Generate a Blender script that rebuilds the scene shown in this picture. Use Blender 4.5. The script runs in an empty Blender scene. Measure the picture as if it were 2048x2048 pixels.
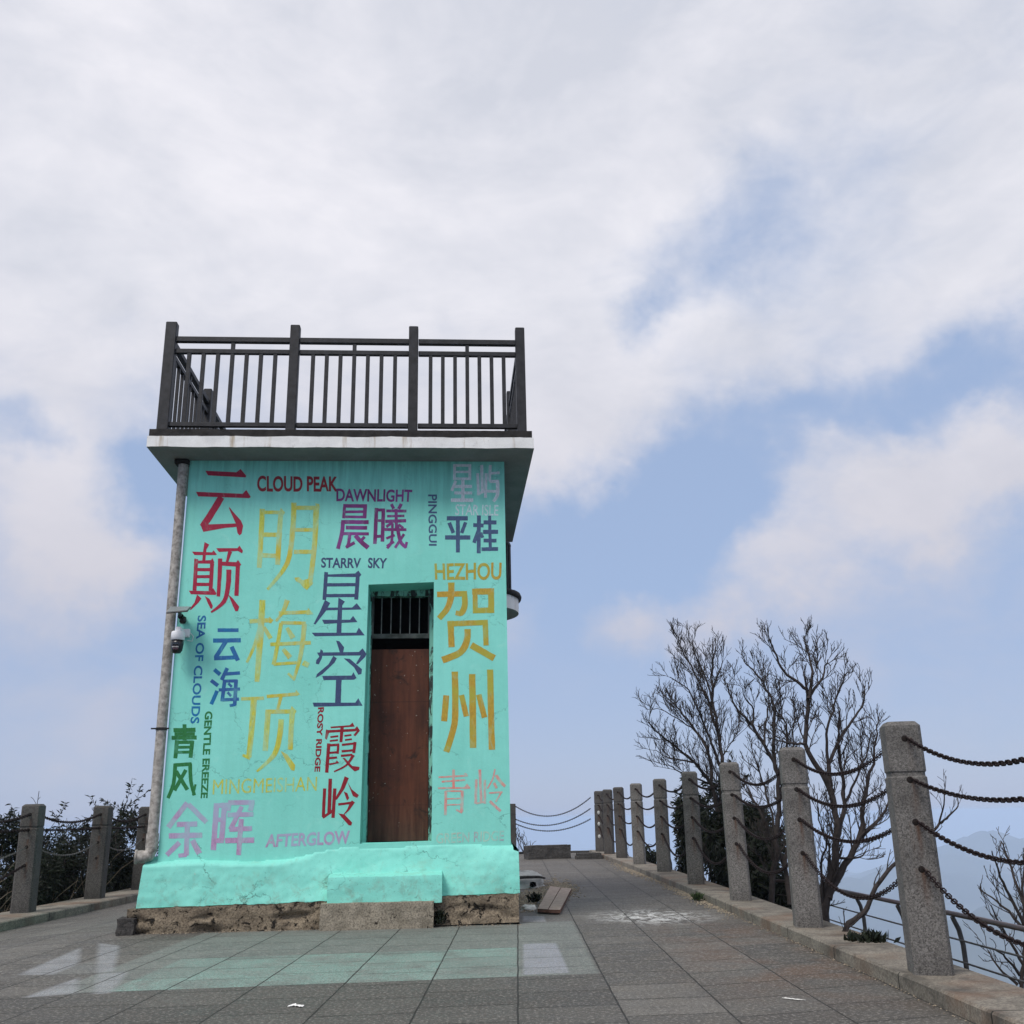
import bpy, math, random
from mathutils import Vector, Matrix, noise
from mathutils.geometry import tessellate_polygon
R = math.radians
scene = bpy.context.scene
COL = scene.collection

# ------------------------------------------------------------------ camera
FPX, PITCH, ROLL = 1994.14, 0.29859, -0.019316      # focal length in pixels of a 2048 px picture
CAM = Vector((0, 0, 1.0))
fw = Vector((0, math.cos(PITCH), math.sin(PITCH)))
up0 = Vector((0, -math.sin(PITCH), math.cos(PITCH)))
rt0 = Vector((1, 0, 0))
RT = rt0 * math.cos(ROLL) + up0 * math.sin(ROLL)
UP = up0 * math.cos(ROLL) - rt0 * math.sin(ROLL)
cd = bpy.data.cameras.new("main_camera")
cam = bpy.data.objects.new("main_camera", cd)
COL.objects.link(cam)
cam.matrix_world = Matrix(((RT.x, UP.x, -fw.x, CAM.x), (RT.y, UP.y, -fw.y, CAM.y), (RT.z, UP.z, -fw.z, CAM.z), (0, 0, 0, 1)))
cd.sensor_width = 36; cd.lens = FPX / 2048 * 36; cd.clip_start = 0.05; cd.clip_end = 120000
scene.camera = cam

def ray(X, Y):
    return (fw + RT * ((X - 1024) / FPX) + UP * ((1024 - Y) / FPX))
def on_z(X, Y, z=0.0):
    q = ray(X, Y); return CAM + q * ((z - CAM.z) / q.z)
def on_y(X, Y, y):
    q = ray(X, Y); return CAM + q * ((y - CAM.y) / q.y)
def on_x(X, Y, x):
    q = ray(X, Y); return CAM + q * ((x - CAM.x) / q.x)

# ------------------------------------------------------------------ node helper
class NT:
    def __init__(s, tree): s.t = tree; s.n = tree.nodes; s.l = tree.links
    def a(s, typ, props=None, **inp):
        nd = s.n.new(typ)
        for k, v in (props or {}).items(): setattr(nd, k, v)
        for k, v in inp.items():
            key = int(k[1:]) if k[0] == 'i' and k[1:].isdigit() else k.replace('_', ' ')
            s.put(nd.inputs[key], v)
        return nd
    def put(s, sock, v):
        if isinstance(v, bpy.types.NodeSocket): s.l.new(v, sock)
        elif isinstance(v, bpy.types.Node): s.l.new(v.outputs[0], sock)
        else:
            if hasattr(sock, 'default_value'):
                dv = sock.default_value
                if hasattr(dv, '__len__') and not hasattr(v, '__len__'): v = [v] * len(dv)
                if hasattr(dv, '__len__') and len(dv) == 4 and len(v) == 3: v = (*v, 1)
                sock.default_value = v
    def m(s, op, a, b=0.0, c=0.0): return s.a('ShaderNodeMath', {'operation': op}, i0=a, i1=b, i2=c).outputs[0]
    def vm(s, op, a, b=(0, 0, 0)): return s.a('ShaderNodeVectorMath', {'operation': op}, i0=a, i1=b)
    def noise(s, vec, scale, detail=4, rough=.55, dist=0, col=False):
        nd = s.a('ShaderNodeTexNoise', None, Vector=vec, Scale=scale, Detail=detail, Roughness=rough, Distortion=dist)
        return nd.outputs[1 if col else 0]
    def rng(s, v, a, b, c=0.0, d=1.0, smooth=False):
        return s.a('ShaderNodeMapRange', {'interpolation_type': 'SMOOTHSTEP' if smooth else 'LINEAR'}, i0=v, i1=a, i2=b, i3=c, i4=d).outputs[0]
    def mix(s, f, a, b, mode='MIX'):
        nd = s.n.new('ShaderNodeMix'); nd.data_type = 'RGBA'; nd.blend_type = mode
        s.put(nd.inputs[0], f); s.put(nd.inputs[6], a); s.put(nd.inputs[7], b); return nd.outputs[2]
    def xyz(s, vec): return s.a('ShaderNodeSeparateXYZ', None, i0=vec).outputs
    def comb(s, x, y, z): return s.a('ShaderNodeCombineXYZ', None, i0=x, i1=y, i2=z).outputs[0]
    def bump(s, h, strength=.3, dist=.01, normal=None):
        nd = s.a('ShaderNodeBump', None, Height=h, Strength=strength, Distance=dist)
        if normal: s.put(nd.inputs['Normal'], normal)
        return nd.outputs[0]

# ------------------------------------------------------------------ world: hazy sky with broken high cloud
world = bpy.data.worlds.new("World"); scene.world = world; world.use_nodes = True
w = NT(world.node_tree); w.n.clear()
SUN_EL, SUN_AZ = R(50), R(215)            # azimuth from +Y clockwise: behind the camera, to the left
sky = w.a('ShaderNodeTexSky', {'sky_type': 'NISHITA', 'sun_disc': False, 'sun_elevation': SUN_EL, 'sun_rotation': SUN_AZ,
                               'altitude': 1500, 'air_density': 1.0, 'dust_density': 2.5, 'ozone_density': 1.0})
gen = w.a('ShaderNodeTexCoord').outputs['Generated']
wob = w.noise(gen, 5.0, 5, .6, col=True)
wob = w.vm('SCALE', w.vm('SUBTRACT', wob, (.5, .5, .5)).outputs[0]); wob.inputs[3].default_value = .17
wob2 = w.noise(gen, 17.0, 5, .6, col=True)
wob2 = w.vm('SCALE', w.vm('SUBTRACT', wob2, (.5, .5, .5)).outputs[0]); wob2.inputs[3].default_value = .05
dirv = w.vm('ADD', w.vm('ADD', gen, wob.outputs[0]).outputs[0], wob2.outputs[0]).outputs[0]
dz = w.xyz(dirv)[2]
cov = w.rng(dz, .15, .49, 0.13, 0.98)
blobs = [  # picture position of the cloud gaps (-) and cloud banks (+), radius, amount
    (1480, 480, 170, -.42), (1640, 430, 240, -.34), (1340, 645, 70, -.50), (1320, 560, 110, -.15), (1430, 560, 120, -.15),
    (2010, 745, 140, -.42), (1880, 790, 140, -.50), (1720, 840, 130, -.46), (1570, 890, 130, -.44), (1420, 950, 140, -.40),
    (1270, 1010, 170, -.46), (1130, 1100, 180, -.50), (1320, 1110, 180, -.42), (1480, 1030, 100, -.25),
    (1540, 990, 90, .30), (1640, 960, 100, .40), (1740, 930, 90, .35),
    (1270, 1255, 95, .36), (1370, 1238, 105, .46), (1480, 1205, 105, .46), (1590, 1150, 105, .42), (1700, 1085, 110, .40),
    (1800, 1015, 115, .44), (1900, 945, 115, .48), (2010, 870, 130, .52), (1860, 1080, 120, .15), (1300, 1150, 160, .10), (1650, 1230, 200, .10),
    (1100, 860, 250, .25), (1180, 800, 200, .2), (900, 380, 500, .16), (250, 250, 500, .14),
    (245, 1020, 115, -.50), (310, 965, 90, -.35), (0, 880, 80, -.40), (110, 1310, 150, -.22), (240, 1240, 120, -.2),
    (110, 950, 190, .30), (70, 1150, 230, .52), (200, 1130, 130, .30), (270, 1170, 130, .28), (120, 1390, 190, .26), (260, 1420, 160, .14),
    (1040, 1260, 110, .22), (1060, 1180, 90, .10), (1700, 1290, 130, .14), (1950, 1250, 220, .12)]
for X, Y, rad, amt in blobs:
    c = ray(X, Y).normalized()
    dist = w.vm('DISTANCE', dirv, tuple(c)).outputs['Value']
    cov = w.m('ADD', cov, w.rng(dist, 0.0, rad / FPX * 1.25, amt, 0.0, True))
flat = w.a('ShaderNodeMapping', None, Vector=gen, Rotation=(0, R(-24), 0), Scale=(1.0, 1.0, 1.8))
n1 = w.noise(flat, 4.0, 6, .58, .3)
n2 = w.noise(flat, 14.0, 5, .6, .4)
cov = w.m('ADD', cov, w.m('ADD', w.rng(n1, .25, .75, -.16, .16), w.rng(n2, .25, .75, -.10, .10)))
cfac = w.rng(cov, .08, .98, 0, 1, True)
el = w.xyz(gen)[2]
blue = w.mix(w.rng(el, .0, .22), (3.38, 3.95, 5.62), (3.1, 4.05, 6.0))
blue = w.mix(.16, blue, sky.outputs[0])
shade = w.m('ADD', w.rng(w.noise(flat, 3.0, 6, .58, .6), .32, .66), w.rng(n2, .3, .7, -.18, .18))
ccol = w.mix(shade, (5.3, 5.5, 6.2), (7.1, 7.05, 7.55))
ccol = w.mix(w.rng(el, .15, .48), (4.9, 4.85, 5.5), ccol)
skyc = w.mix(cfac, blue, ccol)
bg = w.a('ShaderNodeBackground', None, Color=skyc, Strength=.1)
w.l.new(bg.outputs[0], w.a('ShaderNodeOutputWorld').inputs[0])

sd = bpy.data.lights.new("sun", 'SUN'); sd.energy = 2.0; sd.angle = R(22); sd.color = (1, .965, .91)
sun = bpy.data.objects.new("sun", sd); COL.objects.link(sun)
sdir = Vector((math.sin(SUN_AZ) * math.cos(SUN_EL), math.cos(SUN_AZ) * math.cos(SUN_EL), math.sin(SUN_EL)))
sun.rotation_euler = sdir.to_track_quat('Z', 'Y').to_euler(); sun.location = (-20, -30, 40)
scene.view_settings.view_transform = 'Standard'; scene.view_settings.look = 'None'
scene.view_settings.exposure = 0.30; scene.view_settings.gamma = 1.0
scene.cycles.volume_bounces = 3; scene.cycles.max_bounces = 8; scene.cycles.transparent_max_bounces = 8

# ------------------------------------------------------------------ mesh helpers
class MB:
    def __init__(s): s.v = []; s.f = []; s.sm = []; s.mi = []
    def add(s, vs, fs, smooth=False, mi=0):
        o = len(s.v); s.v += [tuple(p) for p in vs]
        for f in fs: s.f.append(tuple(i + o for i in f)); s.sm.append(smooth); s.mi.append(mi)
    def box(s, lo, hi, mi=0):
        x0, y0, z0 = lo; x1, y1, z1 = hi
        s.add([(x0, y0, z0), (x1, y0, z0), (x1, y1, z0), (x0, y1, z0), (x0, y0, z1), (x1, y0, z1), (x1, y1, z1), (x0, y1, z1)],
              [(0, 3, 2, 1), (4, 5, 6, 7), (0, 1, 5, 4), (1, 2, 6, 5), (2, 3, 7, 6), (3, 0, 4, 7)], mi=mi)
    def bbox(s, lo, hi, b=.006, mi=0):
        # box with chamfered edges on all sides
        x0, y0, z0 = lo; x1, y1, z1 = hi
        b = min(b, (x1 - x0) / 2.2, (y1 - y0) / 2.2, (z1 - z0) / 2.2)
        def ring(i, z): return [(x0 + i + b, y0 + i, z), (x1 - i - b, y0 + i, z), (x1 - i, y0 + i + b, z), (x1 - i, y1 - i - b, z),
                                (x1 - i - b, y1 - i, z), (x0 + i + b, y1 - i, z), (x0 + i, y1 - i - b, z), (x0 + i, y0 + i + b, z)]
        vs = ring(b * .8, z0) + ring(0, z0 + b) + ring(0, z1 - b) + ring(b * .8, z1)
        fs = [tuple(range(7, -1, -1)), tuple(range(24, 32))]
        for k in range(3):
            for i in range(8): fs.append((k * 8 + i, k * 8 + (i + 1) % 8, k * 8 + 8 + (i + 1) % 8, k * 8 + 8 + i))
        s.add(vs, fs, mi=mi)
    def tube(s, pts, rad, n=6, caps=True, smooth=True, mi=0):
        pts = [Vector(p) for p in pts]
        if not hasattr(rad, '__len__'): rad = [rad] * len(pts)
        vs = []; prev = None
        for i, p in enumerate(pts):
            d = (pts[min(i + 1, len(pts) - 1)] - pts[max(i - 1, 0)])
            d = d.normalized() if d.length > 1e-9 else Vector((0, 0, 1))
            if prev is None:
                a = Vector((0, 0, 1)) if abs(d.z) < .9 else Vector((1, 0, 0))
                x = d.cross(a).normalized()
            else:
                x = (prev - d * prev.dot(d)); x = x.normalized() if x.length > 1e-6 else d.orthogonal().normalized()
            prev = x; y = d.cross(x)
            for k in range(n):
                t = 2 * math.pi * k / n
                vs.append(p + (x * math.cos(t) + y * math.sin(t)) * rad[i])
        fs = []
        for i in range(len(pts) - 1):
            for k in range(n):
                fs.append((i * n + k, i * n + (k + 1) % n, (i + 1) * n + (k + 1) % n, (i + 1) * n + k))
        s.add(vs, fs, smooth, mi)
        if caps:
            L = (len(pts) - 1) * n
            s.add([vs[i] for i in range(n)], [tuple(range(n - 1, -1, -1))], False, mi)
            s.add([vs[L + i] for i in range(n)], [tuple(range(n))], False, mi)
    def lathe(s, prof, c=(0, 0, 0), n=20, a0=0, a1=2 * math.pi, smooth=True, mi=0):
        full = abs(a1 - a0 - 2 * math.pi) < 1e-6; m = n if full else n + 1
        vs = [(c[0] + r * math.cos(a0 + (a1 - a0) * k / n), c[1] + r * math.sin(a0 + (a1 - a0) * k / n), c[2] + z) for r, z in prof for k in range(m)]
        fs = []
        for i in range(len(prof) - 1):
            for k in range(n):
                k2 = (k + 1) % m; fs.append((i * m + k, i * m + k2, (i + 1) * m + k2, (i + 1) * m + k))
        s.add(vs, fs, smooth, mi)
    def grid(s, fn, nu, nv, smooth=True, mi=0):
        vs = [fn(i / nu, j / nv) for j in range(nv + 1) for i in range(nu + 1)]
        fs = [(j * (nu + 1) + i, j * (nu + 1) + i + 1, (j + 1) * (nu + 1) + i + 1, (j + 1) * (nu + 1) + i) for j in range(nv) for i in range(nu)]
        s.add(vs, fs, smooth, mi)
    def build(s, name, mat, parent=None):
        me = bpy.data.meshes.new(name); me.from_pydata(s.v, [], s.f)
        me.polygons.foreach_set('use_smooth', s.sm)
        for m_ in (mat if isinstance(mat, (list, tuple)) else [mat]): me.materials.append(m_)
        me.polygons.foreach_set('material_index', s.mi); me.update()
        o = bpy.data.objects.new(name, me); COL.objects.link(o)
        if parent: o.parent = parent
        return o

def tag(o, label=None, cat=None, group=None, kind=None):
    if label: o['label'] = label
    if cat: o['category'] = cat
    if group: o['group'] = group
    if kind: o['kind'] = kind
    return o
def empty(name, loc, rz=0.0):
    o = bpy.data.objects.new(name, None); COL.objects.link(o); o.location = loc; o.rotation_euler = (0, 0, rz)
    o.empty_display_size = .2; return o

# ------------------------------------------------------------------ materials
def new_mat(name):
    m = bpy.data.materials.new(name); m.use_nodes = True; t = NT(m.node_tree)
    b = [n for n in t.n if n.type == 'BSDF_PRINCIPLED'][0]
    return m, t, b
def simple(name, col, rough=.6, var=.25, scale=20, bump=.15, metal=0, spec=.3, bscale=None, bdist=.004, dark=None):
    m, t, b = new_mat(name)
    co = t.a('ShaderNodeTexCoord').outputs['Object']
    n = t.noise(co, scale, 6, .6)
    lo = [c * (1 - var) for c in col] if dark is None else dark
    hi = [min(1, c * (1 + var)) for c in col]
    t.put(b.inputs['Base Color'], t.mix(t.rng(n, .3, .7), lo, hi))
    t.put(b.inputs['Roughness'], rough); t.put(b.inputs['Metallic'], metal); t.put(b.inputs['Specular IOR Level'], spec)
    if bump: t.put(b.inputs['Normal'], t.bump(t.noise(co, bscale or scale * 3, 5, .6), bump, bdist))
    return m

# painted teal plaster
def teal_mat(name, wet=0.0):
    m, t, b = new_mat(name)
    co = t.a('ShaderNodeTexCoord').outputs['Object']
    big = t.noise(co, 1.3, 6, .6); fine = t.noise(co, 30, 5, .65)
    st = t.a('ShaderNodeMapping', None, Vector=co, Scale=(9, 9, .7))
    streak = t.noise(st, 1.5, 6, .65)
    c = t.mix(t.rng(big, .3, .7), (.20, .62, .525), (.26, .725, .625))
    c = t.mix(t.rng(streak, .46, .78, 0, .28), c, (.165, .50, .42))
    c = t.mix(t.rng(t.noise(co, 5.5, 6, .7, .8), .58, .74, 0, .30), c, (.40, .77, .67))
    c = t.mix(t.rng(fine, .62, .74, 0, .25), c, (.09, .34, .27))
    # hairline cracks in the render
    wv = t.vm('ADD', co, t.vm('SCALE', t.noise(co, 6, 4, .6, col=True)).outputs[0])
    wv.inputs[1].links[0].from_node.inputs[3].default_value = .30
    ed = t.a('ShaderNodeTexVoronoi', {'feature': 'DISTANCE_TO_EDGE'}, Vector=wv.outputs[0], Scale=1.9).outputs[0]
    mask = t.rng(t.noise(co, 1.7, 4, .6), .48, .58)
    zz = t.xyz(co)[2]
    mask = t.m('MULTIPLY', mask, t.rng(zz, .7, 1.3, 1.0, .45))
    crack = t.m('MULTIPLY', t.rng(ed, .002, .010, 1, 0), mask)
    c = t.mix(t.m('MULTIPLY', crack, .75), c, (.045, .12, .10))
    if wet:
        pit = t.rng(t.noise(co, 34, 5, .75), .60, .70)
        c = t.mix(t.m('MULTIPLY', pit, .45 if wet < 1.5 else .8), c, (.07, .20, .16))
    # grime washed down below the slab, and splashes low on the base
    c = t.mix(t.m('MULTIPLY', t.rng(streak, .42, .62), t.rng(zz, 4.1, 4.86, 0, .45)), c, (.10, .29, .245))
    if wet:
        spl = t.noise(co, 7, 7, .75, .5)
        c = t.mix(t.m('MULTIPLY', t.rng(spl, .50, .64), t.rng(zz, .62, .27, 0, .75)), c, (.22, .34, .27))
        c = t.mix(t.rng(t.noise(co, 3.2, 6, .7, .7), .57, .68, 0, .55), c, (.24, .50, .40))
        c = t.mix(t.rng(t.noise(co, 13, 6, .75, .4), .66, .71, 0, .8), c, (.40, .44, .38))
    t.put(b.inputs['Base Color'], c); t.put(b.inputs['Roughness'], .62); t.put(b.inputs['Specular IOR Level'], .25)
    h = t.m('ADD', t.m('MULTIPLY', t.noise(co, 2.5, 5, .55), 1.6), t.m('ADD', t.m('MULTIPLY', t.noise(co, 22, 6, .65), .5), t.m('MULTIPLY', crack, -1.0)))
    t.put(b.inputs['Normal'], t.bump(h, .35, .012))
    return m, c
TEAL, _ = teal_mat("teal_painted_plaster")
TEALB, _ = teal_mat("teal_painted_rough_render", 1.0)
TEALS, _ = teal_mat("teal_painted_pitted_step", 2.0)

def paint(name, col, wear=.25, scale=9, alt=None):
    """hand brushed lettering paint: uneven cover lets the teal wall through"""
    m, t, b = new_mat(name)
    co = t.a('ShaderNodeTexCoord').outputs['Object']
    st = t.a('ShaderNodeMapping', None, Vector=co, Rotation=(0, .5, 0), Scale=(1, 1, .45))
    n = t.noise(st, scale, 6, .65, .6); n2 = t.noise(st, scale * 6, 4, .7)
    c = t.mix(t.rng(n2, .3, .7), [x * .74 for x in col], [min(1, x * 1.22) for x in col])
    if alt: c = t.mix(t.rng(t.noise(co, 2.3, 5, .6, .5), .42, .60), c, alt)
    thin = t.m('ADD', t.rng(n, .62 - wear * .5, .85 - wear * .35, 0, 1), t.rng(n2, .64, .8, 0, wear))
    c = t.mix(t.m('MINIMUM', t.m('MULTIPLY', thin, .30 + wear), 1.0), c, (.23, .69, .585))
    t.put(b.inputs['Base Color'], c); t.put(b.inputs['Roughness'], .5); t.put(b.inputs['Specular IOR Level'], .3)
    t.put(b.inputs['Normal'], t.bump(t.noise(co, 24, 6, .65), .2, .004))
    return m

def concrete(name, lo, hi, hole=(.02, .017, .014), holes=.0, rough=.85, scale=4, grain=90, bump=.5, bd=.012, stain=None, speck=1.0):
    m, t, b = new_mat(name)
    co = t.a('ShaderNodeTexCoord').outputs['Object']
    n = t.noise(co, scale, 7, .65, .3); g = t.noise(co, grain, 4, .7)
    c = t.mix(t.rng(n, .32, .68), lo, hi)
    c = t.mix(t.rng(g, .47, .60, 0, .6 * speck), c, [x * .38 for x in lo])
    c = t.mix(t.rng(t.noise(co, grain * .45, 5, .75), .56, .64, 0, .55 * speck), c, [x * .3 for x in lo])
    h = t.m('ADD', n, t.m('MULTIPLY', g, .35))
    if holes:
        p = t.noise(co, 11, 6, .72, .6); k = t.rng(p, .66 - holes * .12, .70 - holes * .12)
        c = t.mix(k, c, hole); h = t.m('SUBTRACT', h, t.m('MULTIPLY', k, .9))
    if stain:
        k = t.rng(t.noise(t.a('ShaderNodeMapping', None, Vector=co, Scale=(6, 6, .5)), 2.2, 5, .6), .56, .72, 0, .75)
        c = t.mix(k, c, stain)
    t.put(b.inputs['Base Color'], c); t.put(b.inputs['Roughness'], rough); t.put(b.inputs['Specular IOR Level'], .2)
    t.put(b.inputs['Normal'], t.bump(h, bump, bd))
    return m
PLINTH = concrete("rough_brown_concrete", (.16, .125, .09), (.33, .27, .195), holes=.75, scale=6, grain=60, bump=1.0, bd=.03)
STEPC = concrete("pitted_step_concrete", (.20, .175, .135), (.38, .335, .265), holes=.35, scale=6, grain=60, bump=.9, bd=.02)
SLABC = concrete("white_washed_fascia", (.68, .67, .655), (.84, .83, .81), hole=(.07, .06, .05), holes=.05, scale=5, bump=.25, stain=(.36, .27, .16), speck=.12)
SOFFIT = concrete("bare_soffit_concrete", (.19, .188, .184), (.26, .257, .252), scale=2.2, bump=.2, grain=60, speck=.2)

def granite(name, lo, hi, rust=True, sc=150):
    m, t, b = new_mat(name)
    co = t.a('ShaderNodeTexCoord').outputs['Object']
    g = t.noise(co, sc, 3, .75); g2 = t.a('ShaderNodeTexVoronoi', None, Vector=co, Scale=sc * .8).outputs[1]
    big = t.noise(co, 3.5, 6, .6)
    c = t.mix(t.rng(g, .36, .64), lo, hi)
    c = t.mix(.30, c, t.mix(t.xyz(g2)[0], [x * .25 for x in lo], [min(1, x * 1.9) for x in hi]))
    c = t.mix(t.rng(big, .42, .75, 0, .55), c, [x * .62 for x in lo])
    inf = t.a('ShaderNodeObjectInfo').outputs['Random']
    c = t.mix(1.0, c, t.mix(inf, (.78, .77, .76), (1.08, 1.06, 1.04)), 'MULTIPLY')
    if rust:   # rust washed down from the chain holes
        x, y, z = t.xyz(co)
        st = t.noise(t.a('ShaderNodeMapping', None, Vector=co, Scale=(14, 14, 1.2)), 1.6, 5, .6)
        k = t.m('MULTIPLY', t.rng(t.m('ABSOLUTE', x), .012, .05, 1, 0), t.rng(st, .42, .66))
        run = None
        for hz in (1.346, 1.099, .851, .582):
            q = t.m('MULTIPLY', t.rng(z, hz - .26, hz, 0, 1), t.rng(z, hz + .012, hz, 0, 1)); run = q if run is None else t.m('MAXIMUM', run, q)
        k = t.m('MULTIPLY', t.m('MULTIPLY', k, run), t.rng(y, -.09, -.105, 0, 1.0))
        c = t.mix(k, c, (.075, .034, .018))
    t.put(b.inputs['Base Color'], c); t.put(b.inputs['Roughness'], .8); t.put(b.inputs['Specular IOR Level'], .25)
    t.put(b.inputs['Normal'], t.bump(t.m('ADD', g, t.m('MULTIPLY', big, .6)), .55, .006))
    return m
GRAN = granite("grey_granite", (.055, .052, .049), (.225, .215, .205))
GRAND = granite("weathered_dark_granite", (.032, .030, .029), (.115, .108, .103))
KERB = granite("kerb_granite", (.13, .118, .10), (.27, .245, .205), rust=False, sc=110)
DARKST = granite("dark_stone", (.035, .033, .032), (.085, .08, .077), rust=False, sc=60)

RAIL = simple("dark_painted_timber", (.022, .0215, .024), .55, .5, 14, .3, bscale=50)
DECKW = simple("black_deck_edge", (.020, .018, .017), .8, .5, 10, .6, bscale=30, bdist=.01)
RUSTY = simple("rusty_chain_iron", (.020, .012, .012), .75, .5, 60, .3, metal=.3)
HOLESHADE = simple("chain_hole_shade", (.012, .008, .007), .9, .4, 40, .2)
IRON = simple("dark_iron", (.025, .024, .024), .5, .3, 30, .2, metal=.5)
GALV = simple("dull_galvanised_chain", (.13, .125, .12), .6, .3, 40, .2, metal=.3)
BARK = simple("dark_bark", (.040, .032, .030), .9, .4, 20, .4)
PIPE = simple("grey_weathered_pipe", (.36, .335, .305), .7, .35, 22, .25, dark=(.15, .135, .12))
WHITEP = simple("white_plastic", (.78, .78, .80), .35, .04, 10, 0)
BLACKP = simple("black_plastic", (.012, .012, .014), .3, .2, 10, 0, spec=.5)
GLASSY = simple("glossy_black_lens", (.006, .006, .008), .08, .2, 10, 0, spec=.8)
LENSP = simple("pale_led", (.55, .52, .52), .3, .1, 10, 0)
REDG = simple("dark_red_window", (.05, .012, .016), .1, .2, 10, 0, spec=.7)
SOLAR = simple("solar_panel_back", (.20, .22, .225), .45, .1, 12, .05)
ALU = simple("bright_aluminium_frame", (.6, .6, .6), .3, .1, 12, 0, metal=.8)
BLACK = simple("unlit_interior_black", (.004, .004, .004), .9, .2, 5, 0, spec=0)
WOODPK = simple("weathered_pink_plank", (.33, .255, .21), .85, .25, 12, .4, bscale=40)
WOODED = simple("reddish_plank_edge", (.15, .08, .06), .85, .25, 12, .3)
CEMENT = simple("pale_cement", (.42, .42, .40), .9, .25, 9, .5)
PAPER = simple("white_paper", (.75, .74, .72), .8, .05, 9, .2)
LITST = simple("off_white_plaster_crumb", (.62, .61, .58), .9, .12, 20, .4)
PEB = simple("buff_gravel", (.27, .225, .17), .9, .45, 18, .3)
RAILTOP = simple("weathered_red_brown_rail", (.045, .028, .027), .30, .3, 20, .2, spec=.6)
RAILIRON = simple("galvanised_dark_post", (.07, .066, .066), .5, .3, 20, .2, metal=.4)

def door_mat():
    m, t, b = new_mat("brown_painted_sheet_door")
    co = t.a('ShaderNodeTexCoord').outputs['Object']
    st = t.a('ShaderNodeMapping', None, Vector=co, Scale=(7, 7, .6))
    n = t.noise(st, 2.0, 7, .65, .4); n2 = t.noise(co, 2.2, 5, .6)
    c = t.mix(t.rng(n, .3, .7), (.055, .016, .009), (.135, .040, .021))
    c = t.mix(t.rng(n2, .40, .68, 0, .75), c, (.036, .012, .009))
    c = t.mix(t.rng(t.noise(co, 5, 6, .72, .6), .56, .66, 0, .85), c, (.018, .009, .007))
    c = t.mix(t.rng(t.noise(co, 24, 3, .6), .70, .73, 0, .8), c, (.42, .34, .29))
    zc = t.xyz(co)[2]
    seam = t.m('MAXIMUM', t.rng(t.m('ABSOLUTE', t.m('SUBTRACT', zc, 2.23)), .002, .005, 1, 0), t.rng(t.m('ABSOLUTE', t.m('SUBTRACT', zc, 1.16)), .002, .005, .5, 0))
    c = t.mix(t.m('MULTIPLY', seam, .55), c, (.012, .006, .005))
    c = t.mix(t.rng(zc, .80, 1.25, .5, 0), c, t.mix(t.rng(n, .4, .6), (.02, .011, .009), (.09, .05, .035)))
    t.put(b.inputs['Base Color'], c); t.put(b.inputs['Roughness'], .62); t.put(b.inputs['Specular IOR Level'], .25)
    t.put(b.inputs['Normal'], t.bump(t.noise(co, 30, 5, .6), .25, .004)); return m
DOOR = door_mat()
def worn_frame():
    m, t, b = new_mat("worn_teal_black_frame")
    co = t.a('ShaderNodeTexCoord').outputs['Object']
    n = t.noise(t.a('ShaderNodeMapping', None, Vector=co, Scale=(2, 2, .5)), 7, 6, .7, .5)
    c = t.mix(t.rng(n, .47, .52), (.02, .022, .022), (.20, .45, .37))
    t.put(b.inputs['Base Color'], c); t.put(b.inputs['Roughness'], .7); return m
FRAME = worn_frame()
GRF = simple("worn_dark_timber", (.085, .09, .085), .8, .6, 9, .4)

def leaf_mat(name, a, b_):
    m, t, b = new_mat(name)
    geo = t.a('ShaderNodeNewGeometry')
    c = t.mix(geo.outputs['Random Per Island'], a, b_)
    t.put(b.inputs['Base Color'], c); t.put(b.inputs['Roughness'], .5); t.put(b.inputs['Specular IOR Level'], .22)
    tr = t.a('ShaderNodeBsdfTranslucent', None, Color=c)
    mx = t.a('ShaderNodeMixShader', None, i0=.2, i1=b.outputs[0], i2=tr.outputs[0])
    out = [n for n in t.n if n.type == 'OUTPUT_MATERIAL'][0]; t.l.new(mx.outputs[0], out.inputs[0]); return m
LEAF = leaf_mat("dark_evergreen_leaf", (.006, .008, .005), (.022, .029, .015))
LEAFG = leaf_mat("weed_leaf", (.025, .045, .015), (.07, .10, .04))

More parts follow.
